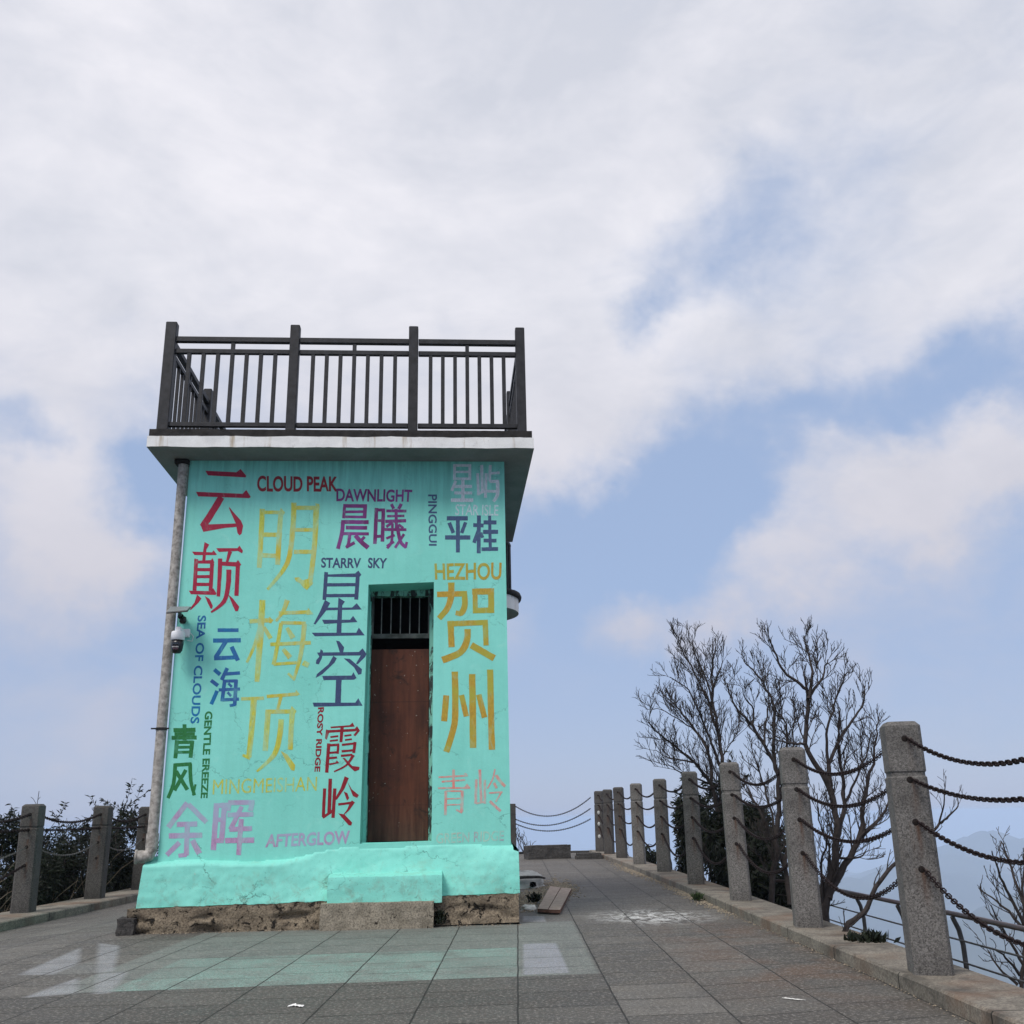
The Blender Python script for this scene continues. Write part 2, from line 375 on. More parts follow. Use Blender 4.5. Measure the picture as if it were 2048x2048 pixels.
# ------------------------------------------------------------------ ground
def gz(x, y):
    z = .005 * max(0.0, y - 6.4)
    k = min(1, max(0, (-3.9 - x) / 2.0)); return z - .10 * k * k * (3 - 2 * k) - .002 * max(0, y - 6.4) * k
def paving_mat():
    m, t, b = new_mat("granite_paving_slabs")
    co = t.a('ShaderNodeTexCoord').outputs['Object']
    x, y, z = t.xyz(co)
    yy = t.m('SUBTRACT', t.m('SUBTRACT', y, t.m('MULTIPLY', x, .117)), t.m('MULTIPLY', t.m('MAXIMUM', t.m('SUBTRACT', x, 1.1), 0.0), .17))
    wv = t.rng(t.noise(co, 2.6, 3, .5), .2, .8, -.004, .004)
    tv = t.comb(t.m('ADD', t.m('SUBTRACT', yy, 7.205), wv), t.m('ADD', t.m('ADD', x, .02), wv), 0)
    br = t.a('ShaderNodeTexBrick', {'offset': .28, 'offset_frequency': 2, 'squash': 1.0}, Vector=tv, Color1=(0, 0, 0), Color2=(1, 1, 1),
             Mortar=(.5, .5, .5), Scale=1.0, Mortar_Size=.006, Mortar_Smooth=.25, Bias=0.0, Brick_Width=.5, Row_Height=.56)
    slab = t.xyz(br.outputs[0])[0]; joint = br.outputs[1]
    big = t.noise(co, .8, 6, .6); mid = t.noise(co, 4, 6, .65, .4); g = t.noise(co, 120, 3, .75); g2 = t.noise(co, 45, 4, .7)
    c = t.mix(slab, (.052, .049, .044), (.16, .150, .133))
    c = t.mix(t.rng(big, .35, .65, 0, .55), c, (.098, .09, .078))
    c = t.mix(t.rng(mid, .45, .72, 0, .42), c, (.17, .152, .128))
    c = t.mix(t.rng(t.noise(co, 2.2, 5, .65, .6), .52, .68, 0, .6), c, (.07, .067, .063))
    # older, darker slabs in the left foreground and along the path
    old = t.m('MULTIPLY', t.rng(yy, 7.21, 7.20, 0, 1), t.rng(x, .55, .53, 0, 1))
    c = t.mix(t.m('MULTIPLY', old, .55), c, (.060, .057, .051))
    c = t.mix(t.m('MULTIPLY', t.rng(y, 10, 14, 0, .5, True), t.rng(big, .3, .6, .6, 1)), c, (.085, .074, .066))
    jd = t.a('ShaderNodeTexBrick', {'offset': .28, 'offset_frequency': 2, 'squash': 1.0}, Vector=tv, Color1=(0, 0, 0), Color2=(1, 1, 1),
             Mortar=(.5, .5, .5), Scale=1.0, Mortar_Size=.05, Mortar_Smooth=1.0, Bias=0.0, Brick_Width=.5, Row_Height=.56).outputs[1]
    c = t.mix(t.m('MULTIPLY', jd, t.rng(t.noise(co, 3.3, 6, .7, .5), .42, .68, 0, .85)), c, (.05, .046, .04))
    st_ = t.noise(t.a('ShaderNodeMapping', None, Vector=co, Rotation=(0, 0, .12), Scale=(1.2, 7, 1)), 1.8, 7, .7, .3)
    c = t.mix(t.rng(st_, .56, .72, 0, .6), c, (.055, .05, .045))
    c = t.mix(t.rng(st_, .40, .28, 0, .35), c, (.27, .25, .22))
    # rust brown wash near the kerb
    kr = t.m('MULTIPLY', t.rng(x, .75, 1.7, 0, 1, True), t.m('MULTIPLY', t.rng(y, 5.2, 7.2, 0, 1, True), t.rng(y, 11.2, 9.2, 0, 1, True)))
    c = t.mix(t.m('MULTIPLY', kr, t.rng(t.noise(co, 1.8, 5, .6), .42, .62, 0, .75)), c, (.125, .075, .048))
    # slabs tinted teal, lilac and pale grey in front of the tower
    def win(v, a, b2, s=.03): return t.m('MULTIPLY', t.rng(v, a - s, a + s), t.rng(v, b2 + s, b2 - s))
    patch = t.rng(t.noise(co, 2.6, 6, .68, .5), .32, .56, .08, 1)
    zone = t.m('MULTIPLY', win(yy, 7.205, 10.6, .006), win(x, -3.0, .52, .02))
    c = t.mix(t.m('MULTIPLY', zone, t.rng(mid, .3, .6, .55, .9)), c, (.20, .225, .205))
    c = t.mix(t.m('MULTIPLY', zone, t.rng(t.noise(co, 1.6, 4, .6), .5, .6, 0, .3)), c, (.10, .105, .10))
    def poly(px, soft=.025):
        """slab-shaped patch: convex outline on the ground"""
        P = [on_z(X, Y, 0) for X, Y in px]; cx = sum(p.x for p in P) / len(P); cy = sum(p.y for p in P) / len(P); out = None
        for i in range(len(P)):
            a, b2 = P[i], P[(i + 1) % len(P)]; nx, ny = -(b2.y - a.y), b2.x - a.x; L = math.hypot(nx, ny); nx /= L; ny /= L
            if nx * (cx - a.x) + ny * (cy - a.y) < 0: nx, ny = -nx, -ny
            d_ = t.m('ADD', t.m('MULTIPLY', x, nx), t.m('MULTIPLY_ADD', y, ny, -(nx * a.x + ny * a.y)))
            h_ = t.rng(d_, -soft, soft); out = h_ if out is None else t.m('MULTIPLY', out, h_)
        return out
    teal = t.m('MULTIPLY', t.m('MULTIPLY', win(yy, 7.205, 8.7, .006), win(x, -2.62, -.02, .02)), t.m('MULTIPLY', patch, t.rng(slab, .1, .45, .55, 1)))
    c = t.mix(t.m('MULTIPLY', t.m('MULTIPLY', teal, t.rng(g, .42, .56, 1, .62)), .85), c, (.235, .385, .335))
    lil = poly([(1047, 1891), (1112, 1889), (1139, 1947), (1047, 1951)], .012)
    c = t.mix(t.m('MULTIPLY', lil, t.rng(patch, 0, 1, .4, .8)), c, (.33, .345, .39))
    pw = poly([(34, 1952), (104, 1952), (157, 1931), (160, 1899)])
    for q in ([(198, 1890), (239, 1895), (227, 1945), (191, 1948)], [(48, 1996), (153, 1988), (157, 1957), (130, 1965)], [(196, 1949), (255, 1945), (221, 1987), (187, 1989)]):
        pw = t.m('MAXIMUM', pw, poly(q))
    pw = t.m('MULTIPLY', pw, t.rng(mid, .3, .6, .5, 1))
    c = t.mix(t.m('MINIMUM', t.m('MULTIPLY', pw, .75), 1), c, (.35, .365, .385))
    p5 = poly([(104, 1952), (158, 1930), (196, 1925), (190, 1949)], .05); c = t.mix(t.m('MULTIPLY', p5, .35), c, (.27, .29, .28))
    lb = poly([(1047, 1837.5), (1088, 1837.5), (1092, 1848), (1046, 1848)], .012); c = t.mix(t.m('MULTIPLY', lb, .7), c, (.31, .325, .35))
    # white splashes
    sp = t.noise(t.a('ShaderNodeMapping', None, Vector=co, Scale=(1, .55, 1)), 9, 7, .75, .7)
    dsp = t.vm('DISTANCE', t.vm('MULTIPLY', co, (1, .8, 0)).outputs[0], (1.35, 8.75, 0)).outputs['Value']
    c = t.mix(t.m('MULTIPLY', t.rng(dsp, .15, .75, 1, 0), t.rng(sp, .47, .56)), c, (.72, .72, .70))
    c = t.mix(t.rng(t.noise(co, 5.5, 7, .8, .4), .70, .74, 0, .55), c, (.50, .49, .47))
    c = t.mix(t.rng(g, .46, .58, 0, .62), c, [.04, .037, .033])
    c = t.mix(t.rng(g2, .52, .64, 0, .55), c, (.34, .32, .29))
    jn = t.noise(co, 8, 4, .6)
    c = t.mix(t.m('MULTIPLY', joint, t.rng(jn, .3, .55, .75, 1.0)), c, t.mix(t.rng(jn, .66, .74), (.022, .020, .017), (.20, .18, .14)))
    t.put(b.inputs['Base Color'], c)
    t.put(b.inputs['Roughness'], t.rng(mid, .3, .7, .62, .82)); t.put(b.inputs['Specular IOR Level'], .3)
    h = t.m('ADD', t.m('MULTIPLY', g, .25), t.m('ADD', t.m('MULTIPLY', mid, .35), t.m('MULTIPLY', joint, -1.2)))
    t.put(b.inputs['Normal'], t.bump(h, .5, .006))
    return m
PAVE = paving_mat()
PX0, PX1, PY0, PY1 = -5.72, 2.23, -6.0, 28.6
pm = MB()
pm.grid(lambda u, v: (PX0 + (PX1 - PX0) * u, PY0 + (PY1 - PY0) * v, gz(PX0 + (PX1 - PX0) * u, PY0 + (PY1 - PY0) * v)), 60, 140)
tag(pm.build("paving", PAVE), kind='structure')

# terrain: one sheet from the hilltop down to the valleys and out to the horizon
def terrain_mat():
    m, t, b = new_mat("wooded_hillside")
    co = t.a('ShaderNodeTexCoord').outputs['Object']
    n = t.noise(co, .004, 8, .65); n2 = t.noise(co, .35, 6, .65); n3 = t.noise(co, .0016, 6, .6, .6)
    c = t.mix(t.rng(n, .35, .65), (.035, .048, .024), (.075, .085, .045))
    c = t.mix(t.rng(n2, .4, .7, 0, .5), c, (.09, .07, .05))
    c = t.mix(t.rng(n3, .60, .66, 0, .8), c, (.30, .27, .22))
    t.put(b.inputs['Base Color'], c); t.put(b.inputs['Roughness'], .95); t.put(b.inputs['Specular IOR Level'], .1); return m
PK = [(1962, 1650, 5200, .55), (1984, 1657, 5260, .50), (1930, 1668, 5200, .36), (2060, 1676, 5600, .30), (1890, 1702, 4800, .30),
      (1800, 1728, 4300, .28), (1700, 1752, 4000, .28), (1560, 1715, 6800, .20), (2200, 1745, 2800, .36), (1640, 1860, 1700, .42), (200, 1690, 6000, .25)]
PKS = []
for X_, Y_, D, sl in PK:
    q = ray(X_, Y_); P = CAM + q / q.y * D; PKS.append((P.x, P.y, P.z, sl))
def tz(x, y):
    dx = max(PX0 - .5 - x, 0, x - (PX1 + .40)); dy = max(PY0 - x * 0 - y, 0, y - PY1)
    d = math.hypot(dx, dy)
    if d <= 0: return -.35
    z = -.38 - (.42 * d if d < 6 else 2.52 + .72 * (d - 6))
    z += .25 * noise.noise(Vector((x * .4, y * .4, 0))) * min(1, d)
    base = -620.0
    far = base
    for px, py, pz, sl in PKS:
        r = math.hypot(x - px, y - py)
        if r < 3500: far = max(far, pz - sl * r * (1 + .25 * noise.noise(Vector((x * .002, y * .002, pz)))))
    if d > 60:
        f = noise.fractal(Vector((x * .0011, y * .0011, 3.1)), .9, 2.1, 6)
        amp = 90 * min(1, (d - 60) / 900)
        hill = max(far + (f * amp * min(1, max(.06, (-60 - far) / 300))), z if z > -620 else -700)
        z = hill
    return z
tm = MB()
rings = [0]
r_ = 1.2
while r_ < 60000: rings.append(r_); r_ *= (1.02 if 3600 < r_ < 6200 else 1.052) if r_ > 25 else 1.09
angs = []
a_ = -60.0
while a_ < 299.9:
    angs.append(R(a_)); a_ += (.2 if 12 <= a_ < 32 else .5) if a_ < 75 else 4.0
# angles measured clockwise from +Y
CX, CY = -1.7, 10.0
tv = [(CX + r * math.sin(a), CY + r * math.cos(a), tz(CX + r * math.sin(a), CY + r * math.cos(a))) for r in rings for a in angs]
na = len(angs)
tf = [(i * na + k, (i + 1) * na + k, (i + 1) * na + (k + 1) % na, i * na + (k + 1) % na) for i in range(len(rings) - 1) for k in range(na)]
tf = [tuple(reversed(f)) for f in tf]
tm.add(tv, tf, True)
tag(tm.build("terrain", terrain_mat()), kind='structure')

# haze
hm = bpy.data.materials.new("pale_blue_haze"); hm.use_nodes = True; ht = NT(hm.node_tree); ht.n.clear()
pv = ht.a('ShaderNodeVolumePrincipled', None, Color=(.61, .75, .98), Density=.00026, Anisotropy=-.3)
ho = ht.a('ShaderNodeOutputMaterial'); ht.l.new(pv.outputs[0], ho.inputs['Volume'])
zmin = min(p[2] for p in tv)
hb = MB(); hb.box((-66000, -66000, zmin - 1.0), (66000, 66000, 9.0))
tag(hb.build("haze", hm), kind='stuff')

# kerbs
def kerb(name, inner, outer, zoff, h, mat):
    k = MB(); n = len(inner)
    pr = []
    for (xi, yi), (xo, yo) in zip(inner, outer):
        zi = gz(xi, yi); d = Vector((xo - xi, yo - yi)).normalized()
        pr.append([(xi, yi, zi - .3), (xi, yi, zi + h - .012), (xi + d.x * .012, yi + d.y * .012, zi + h), (xo, yo, zi + h - .006), (xo, yo, zi - .6)])
    vs = [p for q in pr for p in q]
    fs = [(i * 5 + j, i * 5 + j + 1, i * 5 + 5 + j + 1, i * 5 + 5 + j) for i in range(n - 1) for j in range(4)]
    if inner[0][0] > outer[0][0]: fs = [tuple(reversed(f)) for f in fs]
    k.add(vs, fs)
    return tag(k.build(name, mat), kind='structure')
def kerb_mat():
    m = KERB; t = NT(m.node_tree); b = [n for n in t.n if n.type == 'BSDF_PRINCIPLED'][0]
    src = b.inputs['Base Color'].links[0].from_socket
    co = t.a('ShaderNodeTexCoord').outputs['Object']; x, y, z = t.xyz(co)
    fr = t.m('PINGPONG', t.m('ADD', y, t.m('MULTIPLY', x, -.12)), .62)
    j = t.rng(fr, .004, .010, 1, 0)
    c = t.mix(t.rng(t.noise(co, 2.4, 6, .65, .5), .50, .66, 0, .75), src, (.055, .048, .042))
    c = t.mix(t.rng(t.noise(co, 1.3, 5, .6), .52, .66, 0, .65), c, (.17, .10, .062))
    c = t.mix(j, c, (.02, .018, .015)); t.put(b.inputs['Base Color'], c)
kerb_mat()
ky = [-6, -2, 2, 4, 5.4, 6.5, 8.5, 10.3, 13, 17, 21, 25, 27.4]
kx = [2.20, 2.20, 2.20, 2.215, 2.225, 2.235, 2.225, 2.20, 2.19, 2.13, 2.04, 1.93, 1.84]
kerb("kerb", list(zip(kx, ky)), [(x + .46, y) for x, y in zip(kx, ky)], 0, .088, KERB)
kerb("kerb", [(-5.70, y) for y in (-6, 0, 6, 9, 12, 15, 18, 22, 26)], [(-6.35, y) for y in (-6, 0, 6, 9, 12, 15, 18, 22, 26)], 0, .10, KERB)
kerb("kerb", [(-5.7, 27.9), (-3, 27.95), (0, 28.0), (1.5, 28.0), (2.35, 28.0)], [(-5.7, 28.4), (-3, 28.4), (0, 28.4), (1.5, 28.4), (2.35, 28.4)], 0, .05, DARKST)

# ------------------------------------------------------------------ tower
TH = 0.0666131
O = Vector((-3.555384, 10.371316, 0))
U = Vector((math.cos(TH), math.sin(TH), 0)); V = Vector((-math.sin(TH), math.cos(TH), 0))
W, ZT, ZS = 3.4857, 4.8607, 4.9867
DEP = 3.25
def fac(X, Y, t=0.0):
    q = ray(X, Y); k = ((O + V * t - CAM).dot(V)) / q.dot(V); P = CAM + q * k - O
    return P.dot(U), P.z
tower = empty("lookout_tower", O, TH)
tag(tower, "turquoise painted lookout tower covered in hand painted words, with a railed roof deck", "tower")

# front wall with the door opening, side and back walls
DS = [(1.972, .79), (2.690, .80), (2.700, 3.47), (1.996, 3.445)]   # opening corners: bl br tr tl
RD = .46
wm = MB()
zb = -.05
o8 = [(0, 0, zb), (W, 0, zb), (W, 0, ZT), (0, 0, ZT)]
ins = [(s, 0, z) for s, z in DS]; inb = [(s, RD, z) for s, z in DS]
sc_, st_ = W, ZT
# plates around the opening
bl, br_, tr, tl = ins
wm.add([(0, 0, zb), (bl[0], 0, zb), bl, tl, (tl[0], 0, ZT), (0, 0, ZT)], [(0, 1, 2, 3, 4, 5)])
wm.add([(br_[0], 0, zb), (W, 0, zb), (W, 0, ZT), (tr[0], 0, ZT), tr, br_], [(0, 1, 2, 3, 4, 5)])
wm.add([(bl[0], 0, zb), (br_[0], 0, zb), br_, bl], [(0, 1, 2, 3)])
wm.add([tl, tr, (tr[0], 0, ZT), (tl[0], 0, ZT)], [(0, 1, 2, 3)])
for i in range(4):
    j = (i + 1) % 4; wm.add([ins[i], ins[j], inb[j], inb[i]], [(0, 3, 2, 1)])
wm.add([(W, 0, zb), (W, DEP, zb), (W, DEP, ZT), (W, 0, ZT)], [(0, 1, 2, 3)])
wm.add([(0, 0, zb), (0, DEP, zb), (0, DEP, ZT), (0, 0, ZT)], [(3, 2, 1, 0)])
wm.add([(0, DEP, zb), (W, DEP, zb), (W, DEP, ZT), (0, DEP, ZT)], [(3, 2, 1, 0)])
wall = wm.build("wall", TEAL, tower)

# battered painted base with a ledge on the left that fades into the wall
def ss(a, b, x): k = min(1, max(0, (x - a) / (b - a))); return k * k * (3 - 2 * k)
def base_front(s, z):
    sl = s / W
    top = .665 + .10 * ss(.35, .55, sl) + .012 * math.sin(s * 5)
    ledge = .085 * (1 - ss(.30, .50, sl)) + .02 * ss(.8, .95, sl)
    zz = (z - .25) / (top - .25)
    if zz >= 1: return .03
    batter = .122 - (.122 - ledge) * max(0, zz)
    batter -= (ledge) * ss(.90, 1.0, zz)
    batter += .03 * ss(.84, .97, sl) * math.sin(min(1, max(0, zz)) * math.pi)
    n = noise.fractal(Vector((s * 3, z * 4, 1.7)), 1, 2, 4) * .014 + noise.fractal(Vector((s * 14, z * 16, 4.7)), 1, 2, 3) * .004
    return -max(.004, batter + n * (1 - ss(.9, 1.0, zz)))
bm_ = MB()
S0, S1 = -.136, W + .075
zbot = lambda s: .246 + .055 * max(0, s / W) + .014 * noise.noise(Vector((s * 2.2, 0, 5))) + .010 * noise.noise(Vector((s * 9, 0, 8))) + .006 * noise.noise(Vector((s * 23, 0, 3)))
def bf(u, v):
    s = S0 + (S1 - S0) * u; z = zbot(s) + (.80 - zbot(s)) * v
    t = base_front(min(max(s, 0), W), z)
    if z > .70: s = s if 0 <= s <= W else (max(s, -.004) if s < 0 else min(s, W + .02 * (1 - ss(.72, .79, z)) + .004))
    elif s < 0: s = s * (1 - .2 * (z - .25) / .45)
    return (s, t, z)
bm_.grid(bf, 220, 26)
def side(u, v, sgn):
    z = (.246 if sgn < 0 else .30) + (.80 - (.246 if sgn < 0 else .30)) * v
    if sgn < 0: s = -.136 * (1 - .2 * (z - .25) / .45) if z < .70 else -.004; t0 = base_front(0, z)
    else: s = W + .075 if z < .70 else W + .004 + .071 * (1 - ss(.70, .79, z)); t0 = base_front(W, z)
    return (s, t0 + (DEP - t0) * u, z)
bm_.grid(lambda u, v: side(1 - u, v, -1), 8, 26); bm_.grid(lambda u, v: side(u, v, 1), 8, 26)
bm_.add([(S0, -.122, .2462), (S1, -.122, .305), (S1, DEP, .305), (S0, DEP, .2462)], [(0, 3, 2, 1)])
base = bm_.build("base", TEALB, tower)

# plinth of rough concrete below the paint
pl = MB()
P0, P1 = -.20, W + .06
def pf(u, v):
    s = P0 + (P1 - P0) * u; z0 = gz(0, 10.3) - .03 + .05 * u; z1 = zbot(s) - .003
    z = z0 + (z1 - z0) * v
    er = max(0, noise.fractal(Vector((s * 2.6, z * 7, 9.2)), .9, 2.2, 5)) * .10 * (1 - ss(.55, .8, v)) * (1 - ss(.40, .6, u) * .55)
    rough = noise.fractal(Vector((s * 9, z * 12, 2.2)), .8, 2.1, 4) * .012
    return (s, -.168 + er + rough, z)
pl.grid(pf, 160, 14)
pl.grid(lambda u, v: (P0 + .01 * noise.noise(Vector((u * 9, v * 4, 0))), DEP - (DEP + .168) * u, -.05 + (.243 + .05) * v), 20, 6)
pl.grid(lambda u, v: (P1 + .01 * noise.noise(Vector((u * 9, v * 4, 3))), -.168 + (DEP + .168) * u, -.03 + (.298 + .03) * v), 20, 6)
pl.grid(lambda u, v: (P0 + (P1 - P0) * u, -.168 + .17 * v, zbot(P0 + (P1 - P0) * u) - .004), 60, 2)
pl.build("plinth", PLINTH, tower)

# two steps below the door
s1 = MB()
sa, sb = fac(640, 1860, -.26)[0], fac(867, 1852, -.26)[0]
def stepface(x0, x1, y0, y1, z0, z1, mb, seed, amp=.008, slope=0.0):
    def pnt(x, y, z, e): 
        n = noise.fractal(Vector((x * 7 + seed, y * 7, z * 9)), .9, 2, 4) * amp; return (x + n * .5, y + n, z + n * .5)
    mb.grid(lambda u, v: pnt(x0 + (x1 - x0) * u, y0 + (.004 if v == 1 else 0), z0 + (z1 - z0) * v, 0), 40, 12)
    mb.grid(lambda u, v: pnt(x0 + (x1 - x0) * u, y0 + .004 + (y1 - y0) * v, z1 + slope * v, 0), 40, 8)
    mb.grid(lambda u, v: pnt(x0, y1 - (y1 - y0) * u, z0 + (z1 + slope * (1 - u) - z0) * v, 0), 8, 10)
    mb.grid(lambda u, v: pnt(x1, y0 + (y1 - y0) * u, z0 + (z1 + slope * u - z0) * v, 0), 8, 10)
stepface(sa, sb, -.30, .05, -.03, fac(750, 1805, -.27)[1], s1, 1.0, .010)
s1.build("step", STEPC, tower)
s2 = MB()
ua, ub = fac(656, 1760, -.2)[0], fac(884, 1750, -.2)[0]
zt2 = fac(760, 1753, -.22)[1]
stepface(ua, ub, -.22, .05, fac(750, 1806, -.22)[1] - .01, zt2, s2, 4.0, .007, .055)
s2.build("step", TEALS, tower)

# door, frame and barred transom set back in the opening
T0 = RD - .10
d = MB(); d.bbox((2.018, T0, .80), (2.646, T0 + .04, 2.80), .004); door = d.build("door", DOOR, tower)
d = MB()
for x, z in ((2.12, 2.43), (2.27, 2.42), (2.58, 2.40), (2.21, 2.22)): d.lathe([(0, -.004), (.006, -.003), (.008, 0)], (0, 0, 0), 8)
fr = MB()
fr.box((1.96, T0 - .012, .78), (2.015, T0 + .10, 3.46)); 
fr.box((2.0155, T0 - .012, 3.395), (2.6485, T0 + .10, 3.46))
fr.box((2.649, T0 - .03, .79), (2.71, T0 + .10, 3.48))
fr.build("door_frame", [FRAME], tower)
jm = MB(); jm.box((1.955, T0 - .03, .785), (2.006, T0 - .014, 3.33)); jm.build("door_jamb", TEAL, tower)
tg = MB()
tg.box((2.016, T0 + .01, 2.925), (2.648, T0 + .045, 2.975)); tg.box((2.016, T0 + .01, 2.976), (2.034, T0 + .045, 3.394)); tg.box((2.632, T0 + .01, 2.976), (2.648, T0 + .045, 3.394))
grille = tg.build("transom_grille", GRF, tower)
BAR = simple("bare_steel_bar", (.22, .21, .20), .45, .4, 20, .1, metal=.6)
for i in range(5):
    b_ = MB(); xx = 2.118 + i * .104; b_.tube([(xx, T0 + .02, 2.97), (xx + .002, T0 + .02, 3.39)], .0055, 8); b_.build("bar", BAR, grille)
bk = MB(); bk.box((1.96, RD + .14, .75), (2.74, RD + .18, 3.52)); bk.build("dark_interior", BLACK, tower)

# roof slab
rs = MB()
L0, L1, F0, B1 = -.355, W + .305, -.4236, 3.42
def lip(x): return .008 * noise.noise(Vector((x * 3, 0, 0))) + .004 * noise.noise(Vector((x * 17, 0, 0)))
rs.grid(lambda u, v: (L0 + (L1 - L0) * u, F0 - .004 * noise.noise(Vector((u * 20, v * 3, 0))), (ZT + .002) + lip(u * 4) * (1 - v) + (ZS - ZT - .002 + lip(u * 4 + 9)) * v), 80, 4, mi=0)
rs.grid(lambda u, v: (L0, B1 - (B1 - F0) * u, ZT + .002 + (ZS - ZT) * v), 12, 3, mi=0)
rs.grid(lambda u, v: (L1, F0 + (B1 - F0) * u, ZT + .002 + (ZS - ZT) * v), 12, 3, mi=0)
rs.add([(L0, B1, ZT), (L1, B1, ZT), (L1, B1, ZS), (L0, B1, ZS)], [(3, 2, 1, 0)])
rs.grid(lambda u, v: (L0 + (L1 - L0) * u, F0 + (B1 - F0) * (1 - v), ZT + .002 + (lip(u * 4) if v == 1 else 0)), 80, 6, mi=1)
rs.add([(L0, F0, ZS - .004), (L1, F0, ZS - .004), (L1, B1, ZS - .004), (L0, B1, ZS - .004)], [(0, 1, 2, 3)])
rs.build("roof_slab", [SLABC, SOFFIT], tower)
dk = MB()
dk.grid(lambda u, v: (L0 + .012 + (L1 - L0 - .03) * u, F0 + .01 + .006 * noise.noise(Vector((u * 60, v, 0))), ZS + .001 + .082 * v + .008 * noise.noise(Vector((u * 40, v * 2, 4))) * (1 - v)), 160, 3)
dk.bbox((L0 + .013, F0 + .022, ZS - .003), (L1 - .017, B1 - .01, ZS + .083), .006)
dk.build("deck_edge", DECKW, tower)

# roof railing
rl = empty("railing", (0, 0, 0)); rl.parent = tower
ZD = ZS + .083
def part(name, lo, hi, mat=RAIL, parent=rl, b=.004):
    m_ = MB(); m_.bbox(lo, hi, b); return m_.build(name, mat, parent)
PS = [-.215, 1.145, 2.465, 3.665]; TF = -.36
for i, s in enumerate(PS):
    hw = .052 if i else .060
    part("post", (s - hw, TF - .05, ZD - .06 if i in (0, 3) else ZD - .04), (s + hw, TF + .05, 6.335 + (.02 if i == 0 else 0)), b=.006)
ZR = [(6.125, 6.185), (5.985, 6.038), (5.115, 5.165)]
for i in range(3):
    a, b2 = PS[i] + .056, PS[i + 1] - .052
    part("handrail", (a, TF - .03, ZR[0][0]), (b2, TF + .03, ZR[0][1]))
    part("middle_rail", (a, TF - .024, ZR[1][0]), (b2, TF + .024, ZR[1][1]))
    part("bottom_rail", (a, TF - .024, ZR[2][0]), (b2, TF + .024, ZR[2][1]))
    for k in range(7):
        s = a + (b2 - a) * (k + 1) / 8
        part("baluster", (s - .021, TF - .02, ZR[2][1] - .004), (s + .021, TF + .02, ZR[1][0] + .004), b=.003)
        if k == 3: part("strut", (s - .021, TF - .02, ZR[1][1] - .004), (s + .021, TF + .02, ZR[0][0] + .004), b=.003)
TPS = [TF, 1.40, 3.15]
for sx in (PS[0], PS[3]):
    for t in TPS[1:]: part("post", (sx - .05, t - .05, ZD - .01), (sx + .05, t + .05, 6.335), b=.006)
    for i in range(2):
        a, b2 = TPS[i] + .052, TPS[i + 1] - .052
        part("handrail", (sx - .03, a, ZR[0][0]), (sx + .03, b2, ZR[0][1])); part("middle_rail", (sx - .024, a, ZR[1][0]), (sx + .024, b2, ZR[1][1]))
        part("bottom_rail", (sx - .024, a, ZR[2][0]), (sx + .024, b2, ZR[2][1]))
        for k in range(9):
            t = a + (b2 - a) * (k + 1) / 10
            part("baluster", (sx - .017, t - .0175, ZR[2][1] - .004), (sx + .017, t + .0175, ZR[1][0] + .004), b=.003)
            if k == 4: part("strut", (sx - .017, t - .018, ZR[1][1] - .004), (sx + .017, t + .018, ZR[0][0] + .004), b=.003)

# round balcony on the right-hand side
bc = empty("balcony", (0, 0, 0)); bc.parent = tower
BC = (W - .35, 3.25); BR = .71; BZ = 3.755
m_ = MB(); m_.lathe([(0, 0), (BR, 0)], (*BC, BZ), 48, mi=1); m_.lathe([(BR, 0), (BR + .004, .10), (BR, .19)], (*BC, BZ), 48, mi=0)
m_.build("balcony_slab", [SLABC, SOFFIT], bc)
m_ = MB(); m_.lathe([(BR - .05, .185), (BR + .035, .192), (BR + .045, .23), (BR + .03, .268), (0, .27)], (*BC, BZ), 48)
for v_i, p in enumerate(m_.v):
    n = noise.noise(Vector(p) * 14) * .014; m_.v[v_i] = (p[0] + n, p[1] + n, p[2] + n)
m_.build("balcony_kerb", DECKW, bc)
for k in range(13):
    a = -1.25 + k * .21; p = (BC[0] + (BR - .12) * math.cos(a), BC[1] + (BR - .12) * math.sin(a))
    m_ = MB(); rr = .026 if k % 4 == 2 else .016
    m_.tube([(*p, BZ + .26), (*p, BZ + .98)], rr, 8); m_.build("baluster", RAIL, bc)
m_ = MB(); m_.tube([(BC[0] + (BR - .12) * math.cos(a), BC[1] + (BR - .12) * math.sin(a), BZ + .99) for a in [(-1.3 + i * .1) for i in range(27)]], .03, 8)
m_.build("handrail", RAIL, bc)

# down pipe on the left corner
dp = MB()
PX, PT = -.062, -.02
dp.tube([(PX, PT, 4.80), (PX, PT, 3.0), (PX, PT, .83)], .052, 16)
dp.tube([(PX, PT, .93), (PX, PT, .80)], .060, 16)
dp.tube([(PX, PT, .86), (PX - .002, PT, .77), (PX - .02, PT - .006, .725), (PX - .06, PT - .014, .712), (PX - .13, PT - .026, .712)], [.056, .058, .062, .062, .060], 16)
dp.tube([(PX - .126, PT - .025, .712), (PX - .145, PT - .028, .712)], [.068, .068], 16)
pipe = dp.build("downpipe", PIPE, tower)
c_ = MB(); c_.tube([(PX, PT, 1.93), (PX, PT, 1.955)], .058, 16); c_.box((PX - .09, PT - .06, 1.935), (PX + .09, PT - .052, 1.95)); c_.build("pipe_clamp", IRON, pipe)
c_ = MB(); c_.bbox((PX - .09, PT - .05, 4.80), (PX + .065, PT + .08, 4.858), .01); c_.build("pipe_collar", DECKW, pipe)

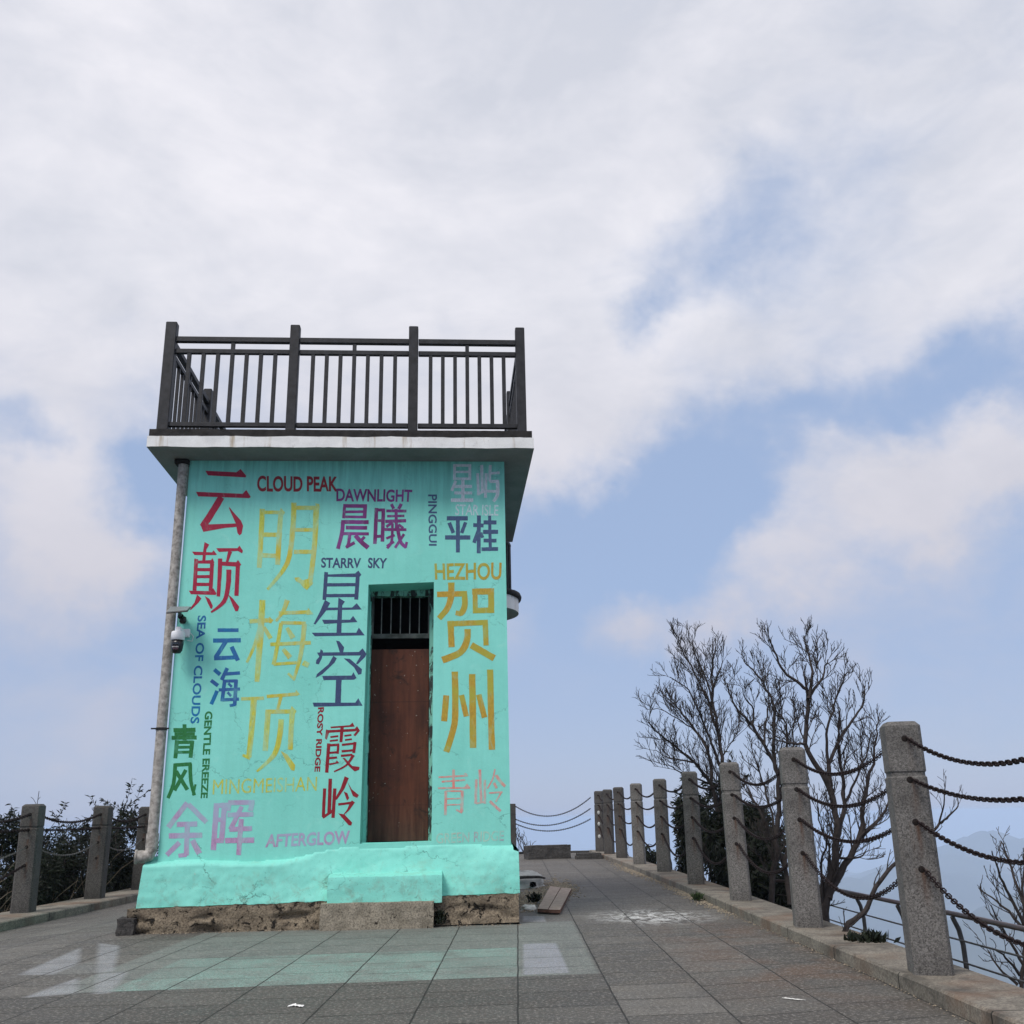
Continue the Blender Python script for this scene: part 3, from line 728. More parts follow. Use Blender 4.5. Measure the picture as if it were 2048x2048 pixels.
# ------------------------------------------------------------------ hand painted lettering (flat paint on the wall)
ORG = {'a': (300, 880, 4.83), 'b': (640, 900, 4.83), 'c': (300, 1200, 3.5127), 'd': (640, 1280, 4.11), 'e': (200, 1650, 2.1)}
def strokes(name, mat, label, groups):
    mbs = [MB()]; k = 0
    for org, txt in groups:
        ox, oy, sc = ORG[org]
        for ln in txt.strip().split('\n'):
            ln = ln.strip()
            if not ln: continue
            if ln == '=': mbs.append(MB()); k = 0; continue
            tk = ln.split(); pts = [tuple(float(q) for q in p.split(',')) for p in tk[1:]]
            polys = []
            if tk[0] == 'P': polys.append(pts)
            else:
                ws = [float(q) for q in tk[0].split('>')]
                if len(pts) > 2:   # soften bends of curved strokes
                    q = [pts[0]]
                    for i in range(len(pts) - 1):
                        p0 = pts[max(i - 1, 0)]; p1 = pts[i]; p2 = pts[i + 1]; p3 = pts[min(i + 2, len(pts) - 1)]
                        for s in (.25, .5, .75, 1):
                            q.append(tuple(.5 * (2 * p1[c] + (p2[c] - p0[c]) * s + (2 * p0[c] - 5 * p1[c] + 4 * p2[c] - p3[c]) * s * s + (3 * p1[c] - p0[c] - 3 * p2[c] + p3[c]) * s ** 3) for c in (0, 1)))
                    pts = q
                else:
                    a, b = pts; nn = max(4, int(math.hypot(b[0] - a[0], b[1] - a[1]) / 16))
                    pts = [(a[0] + (b[0] - a[0]) * i / nn, a[1] + (b[1] - a[1]) * i / nn) for i in range(nn + 1)]
                n = len(pts); lft = []; rgt = []
                for i, p in enumerate(pts):
                    a = pts[max(i - 1, 0)]; b = pts[min(i + 1, n - 1)]
                    dx, dy = b[0] - a[0], b[1] - a[1]; L = math.hypot(dx, dy) or 1
                    f = i / (n - 1) * (len(ws) - 1); j = min(int(f), len(ws) - 2) if len(ws) > 1 else 0
                    wd = (ws[j] + (ws[j + 1] - ws[j]) * (f - j) if len(ws) > 1 else ws[0]) * .5
                    jit = 1 + .10 * noise.noise(Vector((p[0] * .045, p[1] * .045, k))); ji2 = 1 + .10 * noise.noise(Vector((p[0] * .045, p[1] * .045, k + 50.5)))
                    lft.append((p[0] - dy / L * wd * jit, p[1] + dx / L * wd * jit)); rgt.append((p[0] + dy / L * wd * ji2, p[1] - dx / L * wd * ji2))
                for i in range(n - 1): polys.append([lft[i], lft[i + 1], rgt[i + 1], rgt[i]])
            t = -.0009 - .00006 * k; k += 1
            for pg in polys:
                vs = [Vector((*fac(ox + x / sc, oy + y / sc), 0)) for x, y in pg]
                area = sum(vs[i].x * vs[(i + 1) % len(vs)].y - vs[(i + 1) % len(vs)].x * vs[i].y for i in range(len(vs)))
                if area < 0: vs.reverse()
                tris = tessellate_polygon([vs])
                P3 = [(q.x, t, q.y) for q in vs]
                fs = []
                for tr_ in tris:
                    a, b, c = (vs[i] for i in tr_)
                    cr = (b - a).cross(c - a).z
                    if abs(cr) < 1e-9: continue
                    fs.append(tr_ if cr > 0 else tr_[::-1])
                mbs[-1].add(P3, fs)
    for i, mb in enumerate(mbs):
        o = mb.build(name, mat, wall)
        o['label'] = label if len(mbs) == 1 else label.replace('two ', '').replace('characters', ('first', 'second')[i] + ' character of the pair')

def latin(text, mat, label, org, quad, bold=.02, space=1.0):
    """text outline mapped onto the four measured corners tl tr br bl of the word on the wall"""
    cu = bpy.data.curves.new("word", 'FONT'); cu.body = text; cu.offset = bold; cu.resolution_u = 4; cu.space_character = space
    to = bpy.data.objects.new("word", cu); COL.objects.link(to)
    bpy.context.view_layer.update()
    me = to.evaluated_get(bpy.context.evaluated_depsgraph_get()).to_mesh()
    vs = [v.co.copy() for v in me.vertices]; fs = [tuple(p.vertices) for p in me.polygons]
    bpy.data.objects.remove(to); bpy.data.curves.remove(cu)
    x0 = min(v.x for v in vs); x1 = max(v.x for v in vs); y0 = min(v.y for v in vs); y1 = max(v.y for v in vs)
    ox, oy, sc = ORG[org]
    q = [Vector(fac(ox + x / sc, oy + y / sc)) for x, y in quad]
    out = []
    for v in vs:
        u = (v.x - x0) / (x1 - x0); h = (v.y - y0) / (y1 - y0)
        h += .012 * math.sin(u * 23); 
        top = q[0].lerp(q[1], u); bot = q[3].lerp(q[2], u); p = bot.lerp(top, h); out.append((p.x, -.0012, p.y))
    mb = MB(); mb.add(out, fs)
    # keep faces turned to the street
    for i, f in enumerate(mb.f):
        a, b, c = (Vector(mb.v[j]) for j in f[:3])
        if (b - a).cross(c - a).y > 0: mb.f[i] = tuple(reversed(f))
    o = mb.build("painted_word", mat, wall); o['label'] = label; return o

CRIM = paint("crimson_paint", (.34, .012, .045), .06)
DRED = paint("dark_red_paint", (.25, .012, .022), .05)
NAVY = paint("navy_paint", (.045, .068, .155), .05)
SLATE = paint("slate_blue_paint", (.055, .095, .19), .08)
PURP = paint("purple_paint", (.15, .022, .125), .14, alt=(.22, .05, .23))
YEL = paint("pale_yellow_paint", (.49, .53, .075), .40, 7, alt=(.52, .44, .05))
YELT = paint("thin_yellow_paint", (.50, .53, .07), .40, 12)
OCH = paint("ochre_paint", (.45, .285, .035), .16, 9, alt=(.38, .36, .05))
WHT = paint("thin_white_paint", (.60, .66, .70), .22)
WHT2 = paint("faint_white_paint", (.55, .70, .72), .22)
BLU = paint("blue_paint", (.010, .155, .36), .14, alt=(.03, .10, .30))
GRN = paint("green_paint", (.022, .17, .045), .08)
MAU = paint("mauve_paint", (.43, .26, .43), .26, 8, alt=(.36, .38, .52))
CORAL = paint("faded_coral_paint", (.60, .33, .32), .42, 14, alt=(.72, .20, .16))
FAINT = paint("faint_peach_paint", (.44, .56, .46), .50, 18, alt=(.34, .36, .40))

strokes("painted_character", CRIM, "large crimson characters down the left edge", [('a', '''
P 535,297 835,312 875,280 930,345 925,362 560,342
P 445,500 895,520 930,482 975,552 955,562 465,545
62>66>64 690,552 600,700 508,840
P 488,820 515,888 720,850 838,840 830,806 570,815
P 765,645 800,690 880,780 900,830 885,905 865,922 845,900 830,810 765,665
=
P 527,985 572,1010 545,1060 535,1165 505,1165 515,1060
P 405,1078 600,1085 615,1065 645,1105 640,1112 430,1112
38 447,1150 430,1455
P 430,1140 470,1165 590,1160 605,1140 622,1185 600,1195 450,1193
38 600,1190 585,1458
32 450,1252 595,1252
30 450,1320 590,1320
32 450,1395 590,1395
P 375,1455 590,1460 610,1430 642,1480 635,1497 395,1490
P 455,1492 497,1530 470,1570 395,1642 380,1635 430,1570
P 530,1507 575,1535 607,1600 600,1630 585,1628 560,1580
P 640,1045 845,1045 865,1020 898,1070 890,1095 850,1072 665,1082
40>22 775,1075 742,1185
42>40>32 678,1145 672,1320 660,1512
P 690,1175 835,1180 850,1158 882,1205 860,1225 690,1213
40 850,1200 840,1400 835,1505
50>46>40>16 762,1252 755,1400 715,1560 590,1665
P 755,1490 800,1530 862,1610 850,1652 825,1655 800,1600''')])
strokes("painted_character", YEL, "very large pale yellow character at the top of the second column", [('a', '''
50>50>44 1085,665 1075,900 1055,1235
48 1265,690 1250,900 1232,1205
34 1095,698 1270,700
P 1262,655 1305,698 1290,728 1250,718
42 1085,915 1250,915
42 1085,1115 1235,1120
50>50>46>26 1390,605 1378,880 1325,1190 1135,1445
40 1395,655 1610,655
58>50>46 1608,640 1590,1000 1545,1400
P 1595,610 1635,620 1640,660 1615,680
P 1395,1330 1440,1325 1475,1355 1530,1340 1580,1380 1515,1450 1480,1425 1450,1385 1410,1365
36 1400,868 1590,868
40 1390,1080 1580,1080''')])
strokes("painted_character", YEL, "two very large thinly brushed pale yellow characters, lower part of the second column", [('c', '''
42>46>34 790,0 775,260 752,575
30 700,150 850,142
P 835,115 868,142 850,165 835,160
28>18 772,190 730,330 680,440
26>30 800,190 848,270
38>16 965,0 935,80 885,150
26 905,92 1110,85
P 1110,55 1150,100 1100,105
24 920,160 1095,163
28 922,160 895,320 868,455
36>30>18 1085,168 1060,380 1008,565
26 845,312 1130,300
22 868,452 1030,440
26>38 962,195 1005,268
28>38 935,345 985,405
36 1075,440 1115,460
18 970,515 1015,560
=
24 640,695 800,690
44>40>36 730,695 715,900 695,1105
30>18 705,1110 650,1090
24 820,678 1040,660
P 1025,630 1055,665 1020,668
26>20 920,680 892,790
38 830,770 822,900 808,1060
30 830,785 1000,783
P 995,745 1030,780 1010,812 980,795
36 1000,790 992,900 985,1052
38>38>36>12 922,838 910,960 870,1090 750,1205
P 918,1060 965,1085 1020,1160 1015,1200 992,1196 955,1130''')])
strokes("painted_character", PURP, "two purple characters below the word DAWNLIGHT", [('b', '''
30 240,522 228,660
36 228,540 455,542
36 438,530 430,660
26 235,598 440,596
26 225,645 445,648
38 205,695 470,697
38 222,690 212,800 172,955
36 250,750 455,752
30 225,808 472,810
32 288,812 276,900 258,945
30 250,940 335,895
40>46 340,825 395,885 465,945
28 432,838 385,885
=
36 546,560 530,908
36 612,570 603,885
30 533,578 628,580
26 540,682 612,682
30 530,835 612,832
30 690,522 712,568
32 785,520 760,570
28 640,588 835,590
24 648,640 815,636
32 630,690 832,683
30 735,570 738,760
26 700,700 640,742
28 625,768 835,770
26 700,710 692,880 648,950
24 640,855 722,822
24 645,930 715,885
36>32 745,720 775,880 832,942
26 812,812 725,945
24 838,888 826,945
24 760,720 805,755''')])
strokes("painted_character", NAVY, "large navy characters left of the door", [('b', '''
36 60,1180 42,1448
P 45,1172 75,1202 340,1192 370,1165 400,1205 380,1228 60,1224
38 366,1205 350,1445
32 70,1303 355,1300
32 60,1407 355,1405
P 48,1448 98,1478 60,1550 -45,1685 -62,1680 0,1560
P 178,1425 240,1465 215,1500 205,1785 158,1785 175,1480
P 40,1522 310,1522 355,1480 402,1540 60,1549
P 20,1640 290,1640 320,1602 362,1662 40,1680
P -80,1765 350,1765 375,1715 432,1790 -50,1799'''), ('d', '''
=
P 132,5 160,10 198,60 190,105 165,108 150,60
P -25,103 320,98 350,68 383,115 370,140 310,200 295,195 335,127 -10,130
P 5,75 25,90 15,150 -10,200 -34,195 -30,165 -8,140
P 110,130 138,150 120,185 20,280 -35,312 -25,280 70,200
P 195,150 245,155 345,240 340,280 315,285 280,225
P 18,295 260,292 275,265 300,312 280,326 30,330
46 155,325 147,525
P -60,515 290,515 315,478 350,540 -50,548''')])
strokes("painted_character", DRED, "two dark red characters between the words AFTERGLOW and ROSY RIDGE", [('d', '''
P 85,712 245,700 268,678 285,712 90,726
28>24 182,715 172,840
22 60,752 295,740
P 50,735 80,745 55,820 40,808
P 285,730 305,708 328,745 290,792 275,780 300,750
15 85,798 150,790
15 80,830 148,822
15 200,788 258,780
15 205,822 262,815
28 72,850 55,1090
20 70,866 158,860
20 150,860 145,935
18 75,928 150,922
18 72,972 140,965
P 70,1015 130,1005 137,988 158,1010 80,1030
18 180,862 285,850
24 288,838 277,928
18 178,915 285,905
18 172,952 265,943
26>16>12 275,945 215,1030 115,1082
P 185,970 205,970 265,1035 325,1043 322,1066 285,1080 240,1040
=
26 38,1220 27,1455
30 85,1140 75,1425
28 122,1220 107,1462
22 22,1460 112,1398
P 203,1120 237,1135 200,1225 140,1312 118,1312 168,1222
P 225,1165 262,1228 320,1275 305,1298 270,1282
P 195,1245 225,1258 240,1300 222,1320
20 150,1352 265,1337
P 245,1340 262,1318 287,1335 240,1400 170,1463 222,1395
P 150,1425 200,1433 264,1500 257,1525 235,1522''')])
strokes("painted_character", CORAL, "two faded coral characters right of the door, barely filled in", [('d', '''
14 975,1128 1215,1115
P 1180,1100 1200,1092 1218,1115
14 1000,1165 1195,1150
P 1150,1162 1178,1140 1197,1155
20 1098,1065 1098,1215
15 970,1218 1235,1215
P 1185,1210 1208,1180 1235,1212
22 1035,1240 1030,1440
13 1040,1242 1175,1242
24 1170,1240 1165,1412
11 1045,1305 1160,1302
11 1045,1355 1160,1352
15 1120,1395 1168,1420
=
22 1285,1145 1280,1345
22 1313,1065 1325,1330
20 1355,1150 1355,1345
13 1280,1345 1355,1330
13 1438,1060 1420,1140 1375,1222
24 1448,1110 1480,1160 1522,1203
20 1430,1175 1452,1218
13 1390,1258 1500,1250
14 1490,1252 1445,1330
22 1395,1325 1485,1407''')])
strokes("painted_character", OCH, "large ochre yellow characters right of the door", [('b', '''
54 1130,1395 1420,1388
52>60>46 1395,1385 1398,1500 1365,1575 1310,1572
62>60>52 1268,1280 1265,1420 1230,1530 1150,1628
48 1497,1340 1500,1575
58 1652,1340 1655,1575
60 1470,1370 1682,1365
52 1478,1552 1682,1546
60 1260,1650 1272,1905
52 1230,1680 1622,1665
52 1595,1650 1605,1888'''), ('d', '''
52>54>56 1213,-90 1208,0 1155,100 1005,165
54 1243,42 1432,150
=
50 1038,455 1020,668
52>54>50 1108,260 1112,480 1105,690 1038,920
45 1163,452 1203,628
54 1250,280 1255,560 1258,887
46 1305,448 1352,638
52 1398,243 1405,560 1412,902''')])
strokes("painted_character", WHT, "two thin white characters in the top right corner", [('b', '''
26 1300,140 1298,290
26 1447,140 1447,290
24 1288,150 1460,150
22 1300,212 1447,212
24 1288,278 1460,278
28 1312,298 1272,395
30 1300,352 1468,352
28 1298,415 1470,415
32 1380,292 1380,490
34 1265,485 1480,485
=
26 1523,225 1530,438
28 1562,145 1568,405
28 1605,225 1598,462
26 1520,428 1600,392
26 1645,145 1638,302
24 1642,226 1735,220
28 1638,305 1728,302
34>34>28 1715,300 1715,430 1675,498
26 1608,398 1708,400''')])
strokes("painted_character", SLATE, "two slate blue characters below the words STAR ISLE", [('b', '''
42 1225,660 1428,660
36 1248,702 1288,802
34 1407,698 1368,802
42 1208,845 1452,845
38 1332,672 1332,990
=
38 1480,725 1580,730
38 1535,632 1533,998
36 1530,780 1488,897
30 1553,798 1572,848
40 1580,700 1705,700
40 1575,792 1720,790
30 1638,635 1645,960
36 1580,875 1705,875
36 1560,958 1720,956''')])
strokes("painted_character", BLU, "two blue characters beside the words SEA OF CLOUDS", [('c', '''
26 475,212 622,212
30 443,285 638,283
30 532,292 462,402
28 450,410 608,402
30 573,328 618,425
=
28 452,488 493,524
26 428,565 478,602
26 472,638 430,732
26 543,478 503,562
24 532,520 632,512
26 525,560 507,712
22 520,570 615,568
26 605,562 595,740
22 483,632 632,625
22 505,702 625,696
18 550,585 575,610
18 545,648 570,675
20 560,742 600,735''')])
strokes("painted_character", GRN, "two green characters near the bottom of the drain pipe", [('c', '''
30 165,915 320,912
28 152,968 328,966
28 243,873 243,985
22 172,942 315,940
28 190,985 178,1112
24 182,1000 305,998
28 297,988 285,1108
20 190,1035 290,1033
20 190,1070 288,1068
=
28>26>24 178,1150 165,1290 126,1392
26 168,1160 292,1152
28>26>24 282,1148 287,1270 312,1372
16 302,1372 320,1295
28 183,1203 263,1333
26 252,1193 172,1338''')])
strokes("painted_character", MAU, "two large mauve characters low on the left", [('c', '''
36 262,1425 128,1597
36 270,1435 397,1562
36 188,1577 332,1573
38 132,1657 367,1652
36 262,1582 256,1795
28 200,1797 258,1790
34 207,1703 118,1792
40 298,1688 347,1782
=
38 468,1428 445,1757
38 525,1425 503,1692
34 450,1446 545,1440
30 465,1545 518,1542
34 438,1692 518,1690
34 550,1425 735,1421
34 718,1420 705,1482
32 557,1425 550,1482
32 545,1510 727,1505
30>34 645,1450 565,1612
34 558,1612 717,1605
38 528,1690 732,1687
34 642,1538 622,1792''')])
lat = [("CLOUD PEAK", DRED, 'a', [(1035, 345), (1815, 352), (1815, 500), (1035, 500)], .030),
       ("DAWNLIGHT", PURP, 'b', [(158, 372), (892, 383), (885, 503), (158, 497)], .028),
       ("STARRV", NAVY, 'b', [(12, 1040), (398, 1043), (392, 1142), (10, 1138)], .026),
       ("SKY", NAVY, 'b', [(465, 1040), (650, 1045), (640, 1145), (463, 1142)], .026),
       ("PINGGUI", SLATE, 'b', [(1130, 430), (1128, 925), (1052, 925), (1043, 430)], .020),
       ("STAR ISLE", WHT2, 'b', [(1310, 525), (1725, 530), (1722, 635), (1305, 630)], .010),
       ("HEZHOU", OCH, 'b', [(1105, 1095), (1755, 1085), (1750, 1255), (1112, 1255)], .022),
       ("SEA OF CLOUDS", BLU, 'c', [(395, 108), (345, 868), (283, 868), (335, 110)], .024),
       ("GENTLE EREEZE", GRN, 'c', [(440, 780), (405, 1393), (355, 1393), (385, 783)], .034),
       ("MINGMEISHAN", YELT, 'c', [(445, 1262), (1175, 1240), (1170, 1340), (440, 1368)], .0),
       ("ROSY RIDGE", DRED, 'c', [(1223, 752), (1195, 1207), (1155, 1207), (1180, 755)], .034),
       ("AFTERGLOW", MAU, 'e', [(700, 40), (1050, 22), (1050, 80), (693, 95)], .028),
       ("GREEN RIDGE", FAINT, 'd', [(955, 1590), (1515, 1565), (1510, 1650), (955, 1675)], .012)]
for txt, mt, og, qd, bo in lat:
    latin(txt, mt, "hand painted capital letters reading " + txt.replace('  ', ' '), og, qd, bo)

# ------------------------------------------------------------------ security camera and its solar panel beside the pipe
def fp(X, Y, t): s, z = fac(X, Y, t); return Vector((s, t, z))
scm = empty("security_camera", O, TH)
tag(scm, "white and black dome security camera on the wall by the drain pipe", "security camera")
c0 = fp(356, 1272, -.16); rr = .068
m_ = MB(); m_.lathe([(0, .045), (rr * .93, .045), (rr, .035), (rr * 1.03, -.042), (rr * .9, -.045), (0, -.045)], c0, 24); m_.build("camera_body", WHITEP, scm)
m_ = MB(); m_.bbox((c0.x - .028, c0.y - .02, c0.z + .043), (c0.x + .028, -.004, c0.z + .095), .006); m_.build("mounting_arm", WHITEP, scm)
m_ = MB(); m_.bbox((c0.x + .022, -.05, c0.z + .01), (c0.x + .085, -.003, c0.z + .095), .006); m_.build("junction_box", WHITEP, scm)
m_ = MB(); m_.lathe([(0, -.046), (rr * .88, -.046), (rr * .92, -.09), (rr * .80, -.15), (rr * .55, -.178), (0, -.182)], c0, 24); hd = m_.build("camera_head", BLACKP, scm)
m_ = MB(); m_.bbox((c0.x - .03, c0.y - rr * .96, c0.z - .10), (c0.x + .03, c0.y - rr * .80, c0.z - .072), .004); m_.build("lens_window", GLASSY, hd)
m_ = MB()
for i in range(5): m_.bbox((c0.x - .034 + i * .0135, c0.y - rr * .99, c0.z - .128), (c0.x - .025 + i * .0135, c0.y - rr * .78, c0.z - .116), .002)
m_.build("infrared_lamps", LENSP, hd)
m_ = MB(); m_.bbox((c0.x - .028, c0.y - rr * .92, c0.z - .150), (c0.x + .028, c0.y - rr * .72, c0.z - .131), .003); m_.build("sensor_window", REDG, hd)
m_ = MB(); m_.tube([(c0.x + .085, -.02, c0.z + .06), (c0.x + .12, -.012, c0.z + .02), (c0.x + .11, -.012, c0.z - .03), (c0.x + .06, -.012, c0.z - .02)], .004, 6); m_.build("cable", WHITEP, scm)

spn = empty("solar_panel", O, TH)
tag(spn, "small tilted solar panel on a black bracket above the dome camera", "solar panel")
a = fp(334, 1226, -.42); b = fp(374, 1222.5, -.42); c = fp(381, 1215, -.12); dd_ = fp(341, 1215.5, -.12)
def plate(q, th):
    m2 = MB(); n = (q[1] - q[0]).cross(q[3] - q[0]).normalized() * th
    vs = [*q, *[p + n for p in q]]; m2.add(vs, [(0, 3, 2, 1), (4, 5, 6, 7), (0, 1, 5, 4), (1, 2, 6, 5), (2, 3, 7, 6), (3, 0, 4, 7)]); return m2
plate([a, b, c, dd_], .012).build("panel", SOLAR, spn)
m_ = MB()
for p, q in ((a, b), (b, c), (c, dd_), (dd_, a)): m_.tube([p, q], .008, 6)
m_.build("panel_frame", [BLACKP], spn)
m_ = MB()
for p, q in ((b, c), (dd_, a)): m_.tube([p + Vector((0, -.002, -.006)), q + Vector((0, -.002, -.006))], .0055, 6)
m_.build("panel_edge", ALU, spn)
k0 = fp(359, 1222, -.22); k1 = fp(361, 1232, -.10); k2 = fp(367, 1239, -.01)
m_ = MB(); m_.tube([k0, k1], .018, 10); m_.tube([k1, k2], .03, 10); m_.lathe([(0, .03), (.034, .02), (.036, -.03), (.02, -.05), (0, -.052)], fp(366, 1238, -.05), 14); m_.build("bracket", BLACKP, spn)

# ------------------------------------------------------------------ stone posts and chains
def make_post(h, wd, mat, rz, loc, label, group, holes):
    hw = wd / 2; tp = .955
    m2 = MB(); cb = .02
    prof = [(0.0, 1.0), (h * .765, 1 - (1 - tp) * .77), (h * .772, .90), (h * .785, .90), (h * .792, 1 - (1 - tp) * .8), (h - .028, tp), (h - .002, tp - .20)]
    def ring(k, z):
        a = hw * k; e = cb
        return [(a - e, -a, z), (a, -a + e, z), (a, a - e, z), (a - e, a, z), (-a + e, a, z), (-a, a - e, z), (-a, -a + e, z), (-a + e, -a, z)]
    vs = []; 
    for z, k in prof: vs += ring(k, z)
    fs = [tuple(range(len(vs) - 8, len(vs)))]
    for i in range(len(prof) - 1):
        for j in range(8): fs.append((i * 8 + j, i * 8 + (j + 1) % 8, i * 8 + 8 + (j + 1) % 8, i * 8 + 8 + j))
    m2.add(vs, fs)
    # chain holes: thin dark discs on the faces, coloured as the shade inside
    o = m2.build("stone_post", mat); o.location = loc; o.rotation_euler = (.008 * math.sin(loc[1] * 7.3), (.010 if loc[1] > 7 else .002) * math.sin(loc[1] * 4.1 + 1), rz)
    tag(o, label, "post", group)
    for z in holes:
        for sg in (-1, 1):
            m3 = MB(); y = hw * (1 - (1 - tp) * z / h)
            m3.lathe([(0, .0035), (.013, .0035), (.019, .0015), (.021, 0)], (0, 0, 0), 12)
            m3.v = [(px, sg * (y - .0005 + pz), z + py) for px, py, pz in m3.v]
            m3.build("chain_hole_disc", HOLESHADE, o)
    return o

RP = [(2.45, 3.86), (2.42, 6.44), (2.405, 8.98), (2.41, 11.63), (2.365, 14.2), (2.36, 17.2), (2.26, 19.75), (2.205, 22.5), (2.13, 24.7), (2.05, 26.3)]
ordn = ["", "nearest", "second", "third", "fourth", "fifth", "sixth", "seventh", "eighth", "ninth"]
HZ = [.925, .755, .585, .40]
rnd = random.Random(5)
RPO = []
for i, (x, y) in enumerate(RP):
    z0 = gz(x - .3, y) + .085
    h = 1.455
    if i: lab = {1: "largest granite post on the right kerb, rust streaks below its chain holes", 9: "last granite post at the far kerb end with three pale spots"}.get(i, "granite chain post on the right kerb, the %s one from the front" % ordn[i])
    else: continue
    rz = -.15 if i < 4 else -.10 - .02 * i
    RPO.append(make_post(h, .222, GRAN if i < 7 else GRAND, rz, (x, y, z0), lab, "granite chain posts along the right kerb", [h * k for k in HZ]))
# pale spots on the last post
sp = MB()
for z in (.93, .66, .36):
    n0 = len(sp.v); sp.lathe([(0, .006), (.03, .004), (.035, 0)], (0, 0, 0), 10)
    for k in range(n0, len(sp.v)):
        px, py, pz = sp.v[k]; sp.v[k] = (px, -.111 - pz, z + py * 1.3)
sp.build("cement_patch", CEMENT, RPO[-1])

def links(mb, pts, pitch=.034, L=.047, Wd=.0265, r=.0045, sides=5, seg=10, roll0=0.0):
    # walk the curve and set oval rings, every other one turned a quarter
    seglen = [(pts[i + 1] - pts[i]).length for i in range(len(pts) - 1)]; tot = sum(seglen)
    n = int(tot / pitch); i = 0; acc = 0
    for k in range(n):
        s = (k + .5) * tot / n
        while i < len(seglen) - 1 and acc + seglen[i] < s: acc += seglen[i]; i += 1
        p = pts[i].lerp(pts[i + 1], (s - acc) / seglen[i]); d = (pts[i + 1] - pts[i]).normalized()
        x = d.cross(Vector((0, 0, 1))).normalized(); y = x.cross(d).normalized()
        a = roll0 + (math.pi / 2 if k % 2 else 0); side_ = x * math.cos(a) + y * math.sin(a); nrm = d.cross(side_)
        ring = []
        for j in range(seg):
            t = 2 * math.pi * j / seg; c, s2 = math.cos(t), math.sin(t)
            cx = (L / 2 - Wd / 2) * (1 if c > 0 else -1) + Wd / 2 * c
            ctr = p + d * cx + side_ * (Wd / 2 * s2); out = (d * c + side_ * s2)
            for m2 in range(sides):
                q = 2 * math.pi * m2 / sides; ring.append(ctr + (out * math.cos(q) + nrm * math.sin(q)) * r)
        fs = [(j * sides + m2, j * sides + (m2 + 1) % sides, ((j + 1) % seg) * sides + (m2 + 1) % sides, ((j + 1) % seg) * sides + m2) for j in range(seg) for m2 in range(sides)]
        mb.add(ring, fs, True)
def sagging(p, q, sag, skew=0.0, n=28):
    out = []
    for i in range(n + 1):
        t = i / n; a = p.lerp(q, t); a.z -= sag * 4 * t * (1 - t) * (1 + skew * (t - .5)); out.append(a)
    return out
lev = ["top", "second", "third", "lowest"]
for i in range(len(RP) - 1):
    (x0, y0), (x1, y1) = RP[i], RP[i + 1]
    for j in range(4):
        h0 = gz(x0 - .3, y0) + .085 + 1.455 * HZ[j]; h1 = gz(x1 - .3, y1) + .085 + 1.455 * HZ[j]
        if i == 5 and j == 1: h1 -= .02
        sag = (.15, .13, .17, .26)[j] * (1 + .15 * rnd.uniform(-1, 1)) * (1.35 if i == 0 and j == 0 else 1)
        p = Vector((x0, y0 + .108, h0)); q = Vector((x1, y1 - .108, h1))
        mb = MB(); near = i < 4
        links(mb, sagging(p, q, sag), roll0=.6, seg=10 if near else 8, sides=5 if near else 4)
        o = mb.build("chain", RUSTY)
        if i == 0: lab = "%s chain of the four running from the largest granite post out of the right edge" % lev[j]
        elif i == 1: lab = "%s rusty chain between the largest granite post and the second one" % lev[j]
        else: lab = "%s rusty chain between the %s and %s granite posts of the right kerb" % (lev[j], ordn[i], ordn[i + 1])
        tag(o, lab, "chain", "rusty chains along the right kerb")

# end of the path: slim dark post by the tower and three chains back to the last granite post
ep = on_y(1026, 1700, 27.6)
E0 = Vector((ep.x, 27.6, gz(0, 27.6)))
m_ = MB(); m_.bbox((-.09, -.09, 0), (.09, .09, 1.28), .012)
m_.box((-.095, -.095, 1.0), (.095, .095, 1.012))
o = m_.build("stone_post", GRAND); o.location = E0
tag(o, "dark stone post at the far path end, half hidden by the tower's right side", "post")
for j, (yl, yr, sg) in enumerate(((1612, 1595, .30), (1638, 1617, .26), (1647, 1638, .26))):
    p = on_y(1030, yl, 27.55); q = on_y(1181, yr, 26.35)
    ym = (1632, 1650, 1662)[j]
    sag = (p.z + q.z) / 2 - on_y(1092, ym, 27.0).z
    mb = MB(); links(mb, sagging(p, q, sag), seg=8, sides=4, r=.0062)
    o = mb.build("chain", RUSTY)
    tag(o, "%s sagging chain across the far end of the path" % ("top", "middle", "bottom")[j], "chain", "chains across the path end")

# left fence
LP = [(-6.1, 10.75), (-6.07, 13.05), (-6.07, 15.2), (-6.07, 17.0), (-6.05, 19.3)]
HL = [.90, .755, .60, .43]
llab = ["", "leftmost dark granite post with a dry twig on its top", "dark granite post in the middle of the left fence", "dark granite post right beside the tower's drain pipe"]
LPO = []
for i, (x, y) in enumerate(LP):
    if i in (0, 4): continue
    z0 = gz(-5.8, y) + .095
    o = make_post(1.275, .24, GRAND, .12, (x, y, z0), llab[i], "dark granite posts along the left kerb", [1.275 * k for k in HL])
    LPO.append(o)
lname = ["out of the left edge to the leftmost post", "between the leftmost and middle posts of the left fence", "between the middle post and the post by the drain pipe", ""]
for i in range(3):
    (x0, y0), (x1, y1) = LP[i], LP[i + 1]
    for j in range(4):
        if j == 3 and i: continue
        h0 = gz(-5.8, y0) + .095 + 1.275 * HL[j]; h1 = gz(-5.8, y1) + .095 + 1.275 * HL[j]
        if j == 3: h0 -= .35
        sag = (.10, .012, .14, .05)[j]
        mb = MB(); links(mb, sagging(Vector((x0, y0 + .118, h0)), Vector((x1, y1 - .118, h1)), sag), seg=8, sides=4, r=.0058 if j != 2 else .0035, Wd=.03 if j != 2 else .018)
        o = mb.build("chain", RUSTY if j != 2 else GALV)
        tag(o, "%s chain %s" % (lev[j], lname[i]), "chain", "chains of the left fence")

